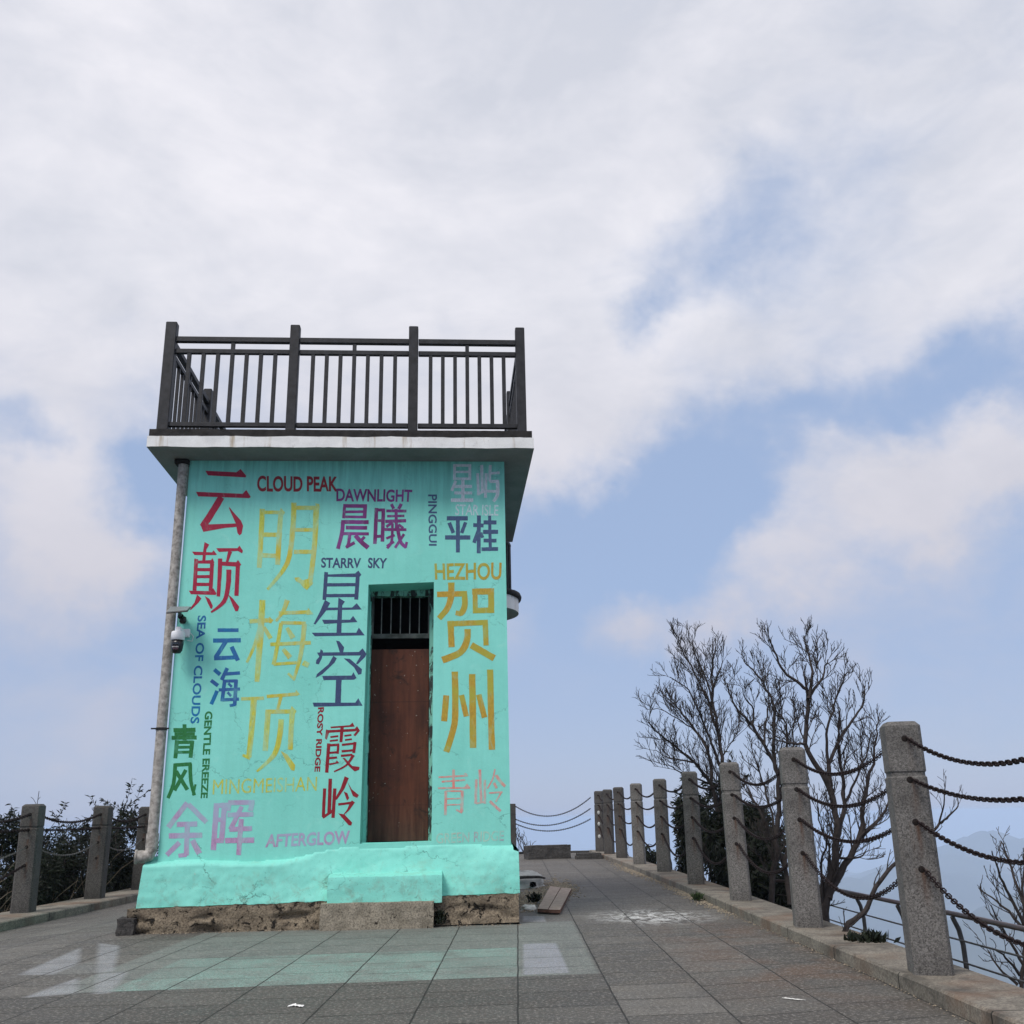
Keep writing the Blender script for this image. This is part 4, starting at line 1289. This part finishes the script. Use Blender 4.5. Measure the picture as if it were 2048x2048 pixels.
# ------------------------------------------------------------------ blocks, planks, rubble
def block(name, lo, hi, mat, seed, amp=.012, loc=(0, 0, 0), rz=0):
    m2 = MB(); x0, y0, z0 = lo; x1, y1, z1 = hi
    def j(p): n = noise.fractal(Vector(p) * 6 + Vector((seed, 0, 0)), .9, 2, 4) * amp; return (p[0] + n, p[1] + n, p[2] + n)
    g = 10
    m2.grid(lambda u, v: j((x0 + (x1 - x0) * u, y0, z0 + (z1 - z0) * v)), g, g, False); m2.grid(lambda u, v: j((x1 - (x1 - x0) * u, y1, z0 + (z1 - z0) * v)), g, g, False)
    m2.grid(lambda u, v: j((x1, y0 + (y1 - y0) * u, z0 + (z1 - z0) * v)), g, g, False); m2.grid(lambda u, v: j((x0, y1 - (y1 - y0) * u, z0 + (z1 - z0) * v)), g, g, False)
    m2.grid(lambda u, v: j((x0 + (x1 - x0) * u, y0 + (y1 - y0) * v, z1)), g, g, False)
    o = m2.build(name, mat); o.location = loc; o.rotation_euler = (0, 0, rz); return o
zf = gz(0, 26.4)
pa = on_z(1057, 1718.5, zf); pb = on_z(1142, 1716, zf)
o = block("stone_block", (0, 0, -.02), ((pb - pa).length, .42, .295), DARKST, 2, .014, pa, math.atan2(pb.y - pa.y, pb.x - pa.x))
tag(o, "long dark stone block lying across the far end of the path", "stone block")
pa = on_z(1152, 1718, zf); pb = on_z(1194, 1716, zf)
o = block("stone_slab", (0, 0, -.02), ((pb - pa).length, .5, .06), DARKST, 5, .01, pa, 0)
tag(o, "flat lower stone slab on the ground at the far end of the path", "stone slab")
o = block("stone_slab", (.04, .05, .0), ((pb - pa).length - .02, .5, .055), DARKST, 7, .01, pa + Vector((0, 0, .062)), .02)
tag(o, "flat stone slab stacked on top of another at the far path end", "stone slab")
cb0 = on_z(231, 1872, gz(-4, 10.4))
o = block("stone_block", (0, 0, -.02), (.155, .16, .15), DARKST, 9, .02, cb0, .07)
tag(o, "small dark stone block against the left corner of the tower's plinth", "stone block")

def plank(q, th, label):
    zg = gz(.4, 13) + .012
    pts = [on_z(1000 + x / 3.526, 1500 + y / 3.526, zg) for x, y in q]
    m2 = MB(); n = 12
    def tp(u, v): 
        p = pts[0].lerp(pts[1], u).lerp(pts[3].lerp(pts[2], u), v); return p
    m2.grid(lambda u, v: tuple(tp(u, v) + Vector((0, 0, th + .004 * noise.noise(Vector((u * 3, v * 6, 1)))))), 4, n, mi=0)
    m2.grid(lambda u, v: tuple(tp(u, 0) + Vector((0, 0, th * v - .004))), 4, 1, mi=1)
    m2.grid(lambda u, v: tuple(tp(1, u) + Vector((0, 0, th * v - .004))), n, 1, mi=1)
    m2.grid(lambda u, v: tuple(tp(0, 1 - u) + Vector((0, 0, th * v - .004))), n, 1, mi=1)
    m2.grid(lambda u, v: tuple(tp(1 - u, 1) + Vector((0, 0, th * v - .004))), 4, 1, mi=1)
    o = m2.build("plank", [WOODPK, WOODED]); tag(o, label, "plank"); return o
plank([(265, 1140), (338, 1144), (428, 985), (355, 975)], .03, "weathered wooden plank nearest the tower's right corner")
plank([(342, 1146), (425, 1148), (505, 992), (432, 986)], .03, "weathered wooden plank lying on the paving, on the side away from the tower")

lp = on_z(1062, 1777, gz(.1, 15.6))
m_ = MB()
def lump(u, v):
    a = u * 2 * math.pi; b2 = v * math.pi / 2; r = 1 + .16 * noise.fractal(Vector((math.cos(a) * 1.4, math.sin(a) * 1.4, b2 * 1.6)), .9, 2, 4)
    return (lp.x - .16 + .40 * r * math.cos(a) * math.cos(b2) ** .6, lp.y + .55 + .6 * r * math.sin(a) * math.cos(b2) ** .6, lp.z - .02 + .22 * r * math.sin(b2))
m_.grid(lump, 32, 12); o = m_.build("cement_sack", CEMENT)
tag(o, "pale hardened cement sack slumped beside the tower's right wall", "sack")
m_ = MB(); m_.tube([(lp.x - .35, lp.y + .02, lp.z + .135), (lp.x - .1, lp.y - .025, lp.z + .155), (lp.x + .12, lp.y + .05, lp.z + .15), (lp.x + .21, lp.y + .3, lp.z + .12)], [.02, .022, .018, .012], 8); m_.build("fold", DARKST, o)
m_ = MB(); m_.lathe([(0, .03), (.04, .02), (.05, -.03), (0, -.05)], (lp.x + .03, lp.y - .045, lp.z + .065), 10); m_.build("hole", BLACK, o)
wl = on_z(1058, 1819, gz(0, 12))
m_ = MB()
def lump2(u, v):
    a = u * 2 * math.pi; b2 = v * math.pi / 2; r = 1 + .3 * noise.fractal(Vector((math.cos(a) * 1.7 + 5, math.sin(a) * 1.7, b2 * 2)), .9, 2, 4)
    return (wl.x + .09 * r * math.cos(a) * math.cos(b2) ** .6, wl.y + .13 * r * math.sin(a) * math.cos(b2) ** .6, wl.z - .01 + .055 * r * math.sin(b2))
m_.grid(lump2, 20, 8); o = m_.build("plaster_lump", LITST); tag(o, "white lump of plaster on the ground by the tower's right corner", "rubble")
lt = on_z(592, 2013, 0)
m_ = MB(); m_.grid(lambda u, v: (lt.x - .045 + .09 * u + .01 * noise.noise(Vector((u * 5, v * 5, 0))), lt.y - .025 + .05 * v + .015 * math.sin(u * 5), .004 + .012 * abs(noise.noise(Vector((u * 6, v * 6, 2))))), 10, 6, False)
o = m_.build("paper_scrap", PAPER); tag(o, "crumpled scrap of white paper on the paving in front", "litter")
ls = on_z(1588, 2000, 0)
m_ = MB(); m_.grid(lambda u, v: (ls.x - .055 + .11 * u, ls.y + .05 - .09 * u + .02 * (v - .5) * math.sin(u * 3.1) * 1.6, .004 + .006 * abs(noise.noise(Vector((u * 9, v * 6, 2))))), 12, 4, False)
o = m_.build("leaf_scrap", LITST); tag(o, "pale dried scrap lying on the paving at lower right", "litter")

# loose gravel: along the kerb foot and round the planks
gm = MB(); rg = random.Random(11)
def pebble(x, y, r):
    z = gz(x, y) + r * .25; k = len(gm.v)
    vs = [(x + r * rg.uniform(.6, 1.1) * dx, y + r * rg.uniform(.6, 1.1) * dy, z + r * rg.uniform(.4, .8) * dz2) for dx, dy, dz2 in ((1, 0, 0), (0, 1, 0), (-1, 0, 0), (0, -1, 0), (0, 0, 1), (0, 0, -1))]
    gm.add(vs, [(0, 1, 4), (1, 2, 4), (2, 3, 4), (3, 0, 4), (1, 0, 5), (2, 1, 5), (3, 2, 5), (0, 3, 5)])
def kxi(y):
    for i in range(len(ky) - 1):
        if ky[i] <= y <= ky[i + 1]: return kx[i] + (kx[i + 1] - kx[i]) * (y - ky[i]) / (ky[i + 1] - ky[i])
    return kx[-1]
for _ in range(500):
    y = rg.uniform(4.3, 22); pebble(kxi(y) - abs(rg.gauss(0, .022)) - .004, y, rg.uniform(.004, .010))
for _ in range(800):
    y = rg.gauss(13.2, 1.1); pebble(kxi(y) - abs(rg.gauss(0, .07)) - .004, y, rg.uniform(.006, .016))
for _ in range(450):
    y = rg.gauss(18.5, 1.6); pebble(kxi(y) - abs(rg.gauss(0, .10)) - .004, y, rg.uniform(.008, .018))
for _ in range(2200):
    x = rg.uniform(.0, .62); y = 12.2 + (x) * 4.5 + rg.gauss(.6, .9)
    if y < 11.6: continue
    if rg.random() < .3: x = rg.gauss(.62, .1); y = rg.gauss(15.2, .7)
    pebble(x, y, rg.uniform(.008, .02))
for _ in range(260):
    s = rg.uniform(-.3, W + .1); t = -.17 - abs(rg.gauss(0, .035)); P = O + U * s + V * t; pebble(P.x, P.y, rg.uniform(.004, .012))
tag(gm.build("gravel", PEB), kind='stuff')

# ------------------------------------------------------------------ handrail fence below the kerb on the right
hrail = empty("cable_fence", (3.3, 8, -.4))
tag(hrail, "low cable fence with a red brown top rail beyond the right kerb", "fence")
def hx(X, Y, y): return on_y(X, Y, y) - Vector((3.3, 8, -.4))
top = [(1525, 1761, 14.0), (1590, 1763, 12.2), (1657, 1776, 10.4), (1804, 1807, 8.2), (1906, 1827.5, 7.2), (2048, 1858, 6.2), (2230, 1900, 5.3)]
m_ = MB(); m_.tube([hx(*p) for p in top], .017, 8); m_.build("top_rail", RAILTOP, hrail)
dl = (0, .155, .285, .40)
for q in dl[1:]:
    m_ = MB(); m_.tube([hx(X, Y, y) + Vector((.02, 0, -q * 1.05)) for X, Y, y in top], .0065, 6); m_.build("cable", RAILIRON, hrail)
for X, Y, y in ((1540, 1761, 13.6), (1640, 1773, 10.8), (1712, 1788, 9.45), (1795, 1805, 8.3), (1905, 1827, 7.2), (2100, 1870, 5.9)):
    p = hx(X, Y, y)
    m_ = MB(); m_.tube([p + Vector((-.005, 0, -.02)), p + Vector((.035, .02, -.10)), p + Vector((.055, .03, -.2)), p + Vector((.055, .03, -.95))], [.016, .017, .017, .017], 6)
    m_.build("fence_post", RAILIRON, hrail)

# ------------------------------------------------------------------ bare trees
def limb(mb, pts, r0, r1, n=6):
    m = len(pts); mb.tube(pts, [r0 + (r1 - r0) * (i / (m - 1)) ** .8 for i in range(m)], n, caps=False)
def smooth_path(p, rr, jit=.02, sub=4):
    q = [p[0]]
    for i in range(len(p) - 1):
        a = p[max(i - 1, 0)]; b = p[i]; c = p[i + 1]; e = p[min(i + 2, len(p) - 1)]
        for k in range(1, sub + 1):
            s = k / sub
            v = .5 * (2 * b + (c - a) * s + (2 * a - 5 * b + 4 * c - e) * s * s + (3 * b - a - 3 * c + e) * s ** 3)
            L = (c - b).length
            q.append(v + Vector((rr.gauss(0, 1), rr.gauss(0, 1), rr.gauss(0, 1))) * L * jit)
    return q
def twigs(mb, path, r0, r1, length, level, rr, dens, upb=.50, spread=.66, minr=.0028, start=.25):
    seg = [(path[i + 1] - path[i]).length for i in range(len(path) - 1)]; tot = sum(seg)
    n = max(1, int(tot * dens)); side_ = 1
    for k in range(n):
        f = start + (1 - start) * (k + rr.uniform(.1, .9)) / n
        s = f * tot; i = 0
        while i < len(seg) - 1 and s > seg[i]: s -= seg[i]; i += 1
        p = path[i].lerp(path[i + 1], min(1, s / max(seg[i], 1e-6))); d = (path[i + 1] - path[i]).normalized()
        o = d.orthogonal().normalized(); o.rotate(Matrix.Rotation(rr.uniform(0, 2 * math.pi), 3, d))
        dr = (d + o * spread * rr.uniform(.7, 1.4) + Vector((0, 0, upb * rr.uniform(.3, 1.3)))).normalized()
        L = length * rr.uniform(.5, 1.25) * (1.15 - .6 * f)
        r = max(minr, (r0 + (r1 - r0) * f) * .55)
        pts = [p]; cur = dr.copy(); m = 4 if level > 0 else 3
        for j in range(m):
            cur = (cur + Vector((rr.gauss(0, .16), rr.gauss(0, .16), rr.gauss(0, .12) + .07))).normalized()
            pts.append(pts[-1] + cur * L / m)
        re = max(minr * .8, r * .35)
        limb(mb, pts, r, re, 4 if level > 0 else 3)
        if level > 0: twigs(mb, pts, r, re, length * .52, level - 1, rr, dens * 1.75, upb, spread, minr, .15)
def z3(x, y): return (1240 + x / 3.22, 1220 + y / 3.22)
def z4(x, y): return (1650 + x / 2.982, 1400 + y / 2.982)
def bare_tree(name, label, Y, limbs, seed, tlen, dens, conv=z3, minr=.0028, level=2, deep=.5, group=None):
    rr = random.Random(seed)
    root_px = conv(*limbs[0][2][0]); base_p = on_y(*root_px, Y)
    t = empty(name, base_p); tag(t, label, "tree", group)
    tr_ = MB(); cr = MB()
    for (r0, r1, pts, yo) in limbs:
        P = []
        for i, q in enumerate(pts):
            off = Y + (yo[0] + (yo[1] - yo[0]) * i / (len(pts) - 1)) * deep
            P.append(on_y(*conv(*q), off) - base_p)
        if pts is limbs[0][2]:   # carry the trunk down into the slope
            g = tz(base_p.x, base_p.y) - base_p.z
            if g < -.05: P.insert(0, Vector((P[0].x * .9 - .02, P[0].y, g - .1)))
        path = smooth_path(P, rr)
        limb(tr_ if r0 > .02 else cr, path, r0, r1, 7 if r0 > .02 else 5)
        twigs(cr, path, r0 * .6, r1, tlen, level, rr, dens * 2.15, minr=minr)
    tr_.build("trunk", BARK, t); cr.build("crown", BARK, t)
    return t
bare_tree("bare_tree", "tall narrow bare tree rising behind the third and fourth granite posts", 15.5, [
    (.055, .008, [(665, 1900), (655, 1300), (650, 960), (620, 700), (595, 430), (610, 240)], (0, 0)),
    (.034, .006, [(655, 1400), (580, 1120), (480, 980), (360, 880), (250, 800), (178, 722)], (0, -1.2)),
    (.03, .006, [(600, 1170), (560, 900), (460, 740), (360, 620), (280, 545)], (0, .9)),
    (.026, .006, [(640, 1000), (590, 860), (520, 700), (440, 520), (320, 432)], (0, -.8)),
    (.024, .006, [(622, 760), (560, 560), (480, 400), (400, 260), (388, 195)], (0, .7)),
    (.02, .005, [(600, 600), (545, 420), (480, 270), (466, 160)], (0, -.3)),
    (.018, .005, [(600, 500), (640, 400), (662, 335)], (0, .3)),
    (.018, .005, [(480, 980), (350, 960), (230, 905)], (-.4, .8)),
    (.018, .005, [(580, 1120), (450, 1070), (335, 1010), (300, 985)], (0, -.8)),
    (.012, .004, [(650, 960), (700, 880), (785, 780)], (0, .5)),
    (.016, .004, [(560, 900), (500, 800), (400, 720), (260, 640), (205, 640)], (0, .9))], 3, .50, 3.9, minr=.0036)
bare_tree("bare_tree", "wide spreading bare tree between the two nearest granite posts on the right", 9.6, [
    (.050, .019, [(1318, 1960), (1365, 1700), (1395, 1480), (1372, 1250), (1350, 1080), (1342, 985)], (0, 0)),
    (.040, .006, [(1340, 1860), (1420, 1680), (1535, 1490), (1560, 1280), (1600, 1100), (1645, 880), (1656, 740)], (0, 1.0)),
    (.025, .005, [(1540, 1480), (1640, 1380), (1720, 1270), (1735, 1200)], (.4, .9)),
    (.019, .005, [(1343, 990), (1420, 820), (1520, 680), (1568, 600), (1580, 495)], (0, .6)),
    (.03, .006, [(1370, 1180), (1275, 1010), (1190, 860), (1212, 570), (1165, 480), (1050, 390), (1000, 280), (962, 190)], (0, -.7)),
    (.018, .005, [(1213, 570), (1240, 400), (1205, 260), (1186, 165)], (-.4, -.2)),
    (.018, .005, [(1215, 560), (1305, 430), (1330, 315)], (-.4, .2)),
    (.017, .005, [(1342, 988), (1325, 800), (1370, 650), (1400, 540), (1460, 400)], (0, -.5)),
    (.026, .006, [(1395, 1480), (1440, 1250), (1425, 1000), (1405, 800), (1420, 640)], (0, .5)),
    (.016, .004, [(1440, 1250), (1510, 1100), (1590, 900), (1620, 780)], (.3, .8)),
    (.014, .004, [(1300, 1900), (1295, 1650), (1330, 1500), (1280, 1350), (1270, 1180)], (0, -.6)),
    (.016, .004, [(1380, 1590), (1450, 1600), (1550, 1590), (1590, 1540)], (0, .4)),
    (.014, .004, [(1190, 860), (1120, 860), (1020, 840), (950, 820)], (-.5, -.9))], 8, .34, 5.0)
bare_tree("bare_tree", "many stemmed bare tree just left of the second granite post, crown fanning left", 12.2, [
    (.042, .006, [(975, 1900), (1010, 1480), (1020, 1250), (1005, 1020), (930, 870), (850, 740), (760, 650), (705, 540), (692, 470)], (0, -.8)),
    (.025, .006, [(1005, 1020), (985, 850), (995, 640), (960, 540), (870, 400), (812, 345)], (0, .6)),
    (.036, .005, [(1095, 1900), (1060, 1650), (975, 1480), (900, 1300), (830, 1160), (800, 1080)], (0, .8)),
    (.022, .005, [(1010, 1250), (1075, 1000), (1072, 780), (1040, 600), (1022, 440)], (0, -.6)),
    (.020, .005, [(1010, 1480), (960, 1250), (900, 1050), (850, 860)], (0, .5)),
    (.03, .005, [(1062, 1660), (1100, 1400), (1125, 1150), (1112, 850), (1130, 640)], (0, -.4)),
    (.016, .004, [(930, 870), (940, 720), (960, 560), (930, 380)], (-.5, -.1)),
    (.016, .004, [(850, 740), (860, 640), (800, 560), (790, 500)], (-.6, -.9)),
    (.014, .004, [(990, 1600), (930, 1480), (900, 1450)], (0, .3))], 21, .38, 4.5, minr=.0032)
bare_tree("bare_sapling", "leaning bare sapling crossing behind the largest granite post", 8.6, [
    (.028, .010, [(120, 1385), (230, 1260), (330, 1080), (430, 965), (560, 860), (690, 735)], (0, .3)),
    (.010, .004, [(690, 735), (740, 690), (790, 630), (785, 560)], (.3, .6)),
    (.009, .004, [(680, 740), (705, 620), (715, 500)], (.3, 0))], 4, .22, 4.0, conv=z4, minr=.0024, level=1)
bare_tree("bare_sapling", "bare twiggy shrub at the right edge beyond the cable fence", 7.4, [
    (.02, .006, [(1170, 1800), (1195, 1500), (1190, 1200), (1180, 930)], (0, 0)),
    (.014, .004, [(1190, 1350), (1080, 1120), (1030, 1010), (998, 900)], (0, -.4)),
    (.014, .004, [(1185, 1370), (1060, 1230), (945, 1145)], (0, .3)),
    (.012, .004, [(1190, 1230), (1110, 1000), (1048, 835)], (0, .4)),
    (.012, .004, [(1185, 1580), (1080, 1400), (1040, 1330), (990, 1225)], (0, -.2)),
    (.012, .004, [(1150, 1700), (1040, 1600), (970, 1490)], (0, .2)),
    (.012, .004, [(1190, 1550), (1230, 1300), (1260, 1000)], (0, .2)),
    (.012, .004, [(1160, 1640), (1080, 1540), (1010, 1480)], (0, -.3))], 6, .24, 4.6, conv=z4, minr=.0024)
bare_tree("bare_sapling", "tiny bare shrub beside the dark post at the far path end", 29.5, [
    (.02, .006, [(565, 1380), (570, 1290), (545, 1120)], (0, 0)), (.014, .005, [(568, 1320), (490, 1180), (470, 1090)], (0, 0)),
    (.014, .005, [(570, 1300), (605, 1190), (600, 1160)], (0, 0)), (.012, .005, [(500, 1300), (500, 1200), (455, 1060)], (0, 0)),
    (.012, .005, [(600, 1370), (620, 1290), (615, 1230)], (0, 0))], 9, .35, 4.0, conv=lambda x, y: (960 + x / 6.44, 1500 + y / 6.44), minr=.006, level=1)

# ------------------------------------------------------------------ leafy shrubs
def shrub(label, c, rad, n, seed, leaf=(.085, .026), stems=7, mat=None, group=None, lumps=9, droop=.35, name="evergreen_shrub"):
    rr = random.Random(seed)
    t = empty(name, c); tag(t, label, "shrub", group)
    fo = MB(); st = MB()
    cl = [(Vector((rr.uniform(-1, 1) * rad[0] * .72, rr.uniform(-1, 1) * rad[1] * .7, rad[2] * rr.uniform(.08, .95) * (1 - .25 * rr.random()))), rr.uniform(.16, .38)) for _ in range(lumps * 2)]
    for p, r in cl[:max(3, lumps)]:
        a = Vector((p.x * .2, p.y * .2, -.25)); pts = smooth_path([a, a.lerp(p, .5) + Vector((rr.gauss(0, .08), rr.gauss(0, .08), .05)), p * 1.08], rr, .05)
        limb(st, pts, .022, .006, 5); twigs(st, pts, .012, .004, .45, 1, rr, 3.0, minr=.003)
    S = max(rad[0] * 1.1, rad[2] * .5)
    def leaf_at(p, v):
        if p.z < -.2 or (c[0] > 0 and c[0] + p.x < 2.78) or (c[0] < 0 and c[0] + p.x > -6.42): return
        L = leaf[0] * rr.uniform(.6, 1.35); Wd = leaf[1] * rr.uniform(.7, 1.3)
        d = (v.normalized() * .7 + Vector((rr.gauss(0, .6), rr.gauss(0, .6), rr.gauss(-droop, .5)))).normalized()
        x = d.orthogonal().normalized(); x.rotate(Matrix.Rotation(rr.uniform(0, 6.28), 3, d)); nz = d.cross(x) * L * .08
        fo.add([p, p + d * L * .45 + x * Wd * .5 + nz, p + d * L, p + d * L * .45 - x * Wd * .5 + nz], [(0, 1, 2, 3)])
    for _ in range(n):
        cp, cr_ = rr.choice(cl)
        v = Vector((rr.gauss(0, 1), rr.gauss(0, 1), rr.gauss(0, 1))).normalized() * (cr_ * S * rr.uniform(.1, 1.0) ** .55)
        leaf_at(cp + Vector((v.x, v.y, v.z * .9)), v)
    # leafy shoots that break the outline
    for _ in range(26):
        a = Vector((rr.uniform(-.6, .6) * rad[0], rr.uniform(-.5, .5) * rad[1], rad[2] * rr.uniform(.3, .8)))
        d = Vector((rr.gauss(0, .6), rr.gauss(0, .4), rr.uniform(.35, 1.2))).normalized(); pts = [a]
        for q in range(5):
            d = (d + Vector((rr.gauss(0, .14), rr.gauss(0, .14), -.05))).normalized(); pts.append(pts[-1] + d * rad[2] * rr.uniform(.06, .12))
        if any((c[0] > 0 and c[0] + q.x < 2.8) or (c[0] < 0 and c[0] + q.x > -6.45) for q in pts): continue
        limb(st, pts, .006, .003, 4)
        for q in range(46):
            f = rr.random() * (len(pts) - 1.001); i0 = int(f); leaf_at(pts[i0].lerp(pts[i0 + 1], f - i0), d + Vector((rr.gauss(0, .5), rr.gauss(0, .5), 0)))
    fo.build("foliage", mat or LEAF, t); st.build("stem", BARK, t)
    return t
gl = "dark evergreen shrubs behind the left fence"
for i, (X, y, rx, h, n, lab) in enumerate((
        (20, 14.6, 1.0, 1.10, 9000, "dark evergreen shrub at the left edge, tangled behind the leftmost post"),
        (110, 16.0, 1.0, 1.62, 12000, "dark evergreen shrub between the leftmost and middle posts, dry canes in front"),
        (190, 17.4, .85, 1.45, 9000, "lower dark shrub growing behind the middle post of the left fence"),
        (262, 18.2, .75, 1.95, 9000, "tallest dark shrub on the left, its leafy top beside the drain pipe"))):
    p = on_z(X, 1800, -.45); d_ = ray(X, 1700); k = y / d_.y
    shrub(lab, (d_.x * k, y, -.45), (rx, .8, h), n, 30 + i, group=gl, lumps=12)
gr_ = "dark evergreen shrubs behind the right kerb"
for i, (X, y, rx, h, n, lab) in enumerate((
        (1272, 23.5, .45, 1.05, 3000, "small thin shrub seen in the gap between the far granite posts"),
        (1368, 18.0, .52, 2.05, 9500, "dense dark evergreen shrub behind the fifth granite post"),
        (1452, 15.4, .58, 2.0, 11000, "large dense dark evergreen shrub behind the fourth granite post"),
        (1518, 13.6, .42, 1.40, 4500, "dark drooping evergreen shrub emerging right of the third granite post"))):
    d_ = ray(X, 1700); k = y / d_.y
    shrub(lab, (d_.x * k, y, -.55), (rx, .6, h), n, 50 + i, group=gr_, lumps=11, leaf=(.125, .036), droop=.8)
# dry canes leaning through the left hedge
cn = MB(); rr = random.Random(77)
for _ in range(46):
    y = rr.uniform(12.6, 16.5); x = -6.65 - rr.random() * .5; z = -.35
    d = Vector((rr.gauss(0, .5), rr.gauss(0, .6), 1)).normalized(); L = rr.uniform(.7, 1.75)
    pts = [Vector((x, y, z))]
    for j in range(6):
        d = (d + Vector((rr.gauss(0, .12), rr.gauss(0, .14), -.06 * j * rr.random()))).normalized(); pts.append(pts[-1] + d * L / 6)
    limb(cn, pts, .006, .003, 4)
o = cn.build("dry_canes", simple("dry_cane", (.14, .115, .085), .9, .4, 8, .1)); tag(o, kind='stuff')
# dry twig growing from the top of the leftmost post
tw = MB(); q = LPO[0].location + Vector((.02, 0, 1.27))
tw.tube([q, q + Vector((.005, 0, .16))], .004, 4); tw.tube([q + Vector((-.01, 0, .0)), q + Vector((-.06, 0, .07)), q + Vector((-.09, 0, .09))], .003, 4); tw.tube([q + Vector((0, 0, .05)), q + Vector((.03, 0, .09))], .003, 4)
o = tw.build("dry_twig", BARK); tag(o, "dry twig sticking up from the top of the leftmost post", "twig")

def weed(c, r, h, n, seed, label, mat=LEAFG, leaf=(.05, .018)):
    rr = random.Random(seed); t = MB()
    for _ in range(n):
        a = rr.uniform(0, 6.28); d = Vector((math.cos(a) * rr.uniform(.2, 1), math.sin(a) * rr.uniform(.2, 1), rr.uniform(.4, 1.2))).normalized()
        p = Vector(c) + Vector((rr.gauss(0, r * .35), rr.gauss(0, r * .35), rr.random() * h * .6)); L = leaf[0] * rr.uniform(.6, 1.4)
        x = d.orthogonal().normalized(); x.rotate(Matrix.Rotation(rr.uniform(0, 6.28), 3, d)); x *= leaf[1] * .5
        t.add([p, p + d * L * .5 + x, p + d * L, p + d * L * .5 - x], [(0, 1, 2, 3)])
    o = t.build("weed", mat); tag(o, label, "weed")
wd1 = on_z(1388, 1795, gz(2, 12.6)); weed((2.10, 12.6, gz(2.1, 12.6)), .10, .10, 170, 1, "small green weed tuft at the foot of the right kerb")
p = on_z(1070, 1806, gz(.3, 12.6)); weed((p.x, p.y, p.z), .09, .13, 150, 2, "dark weed tuft in the gravel beside the wooden planks", LEAF, (.06, .02))
P = O + U * (sb + .06) + V * (-.22); weed((P.x, P.y, .04), .07, .16, 160, 3, "dark weed in the corner beside the concrete step", LEAF, (.05, .02))
p = on_y(1732, 1878, 8.0); weed((p.x, p.y, p.z - .06), .18, .10, 260, 4, "low leafy plant at the outer edge of the right kerb", LEAF, (.07, .03))
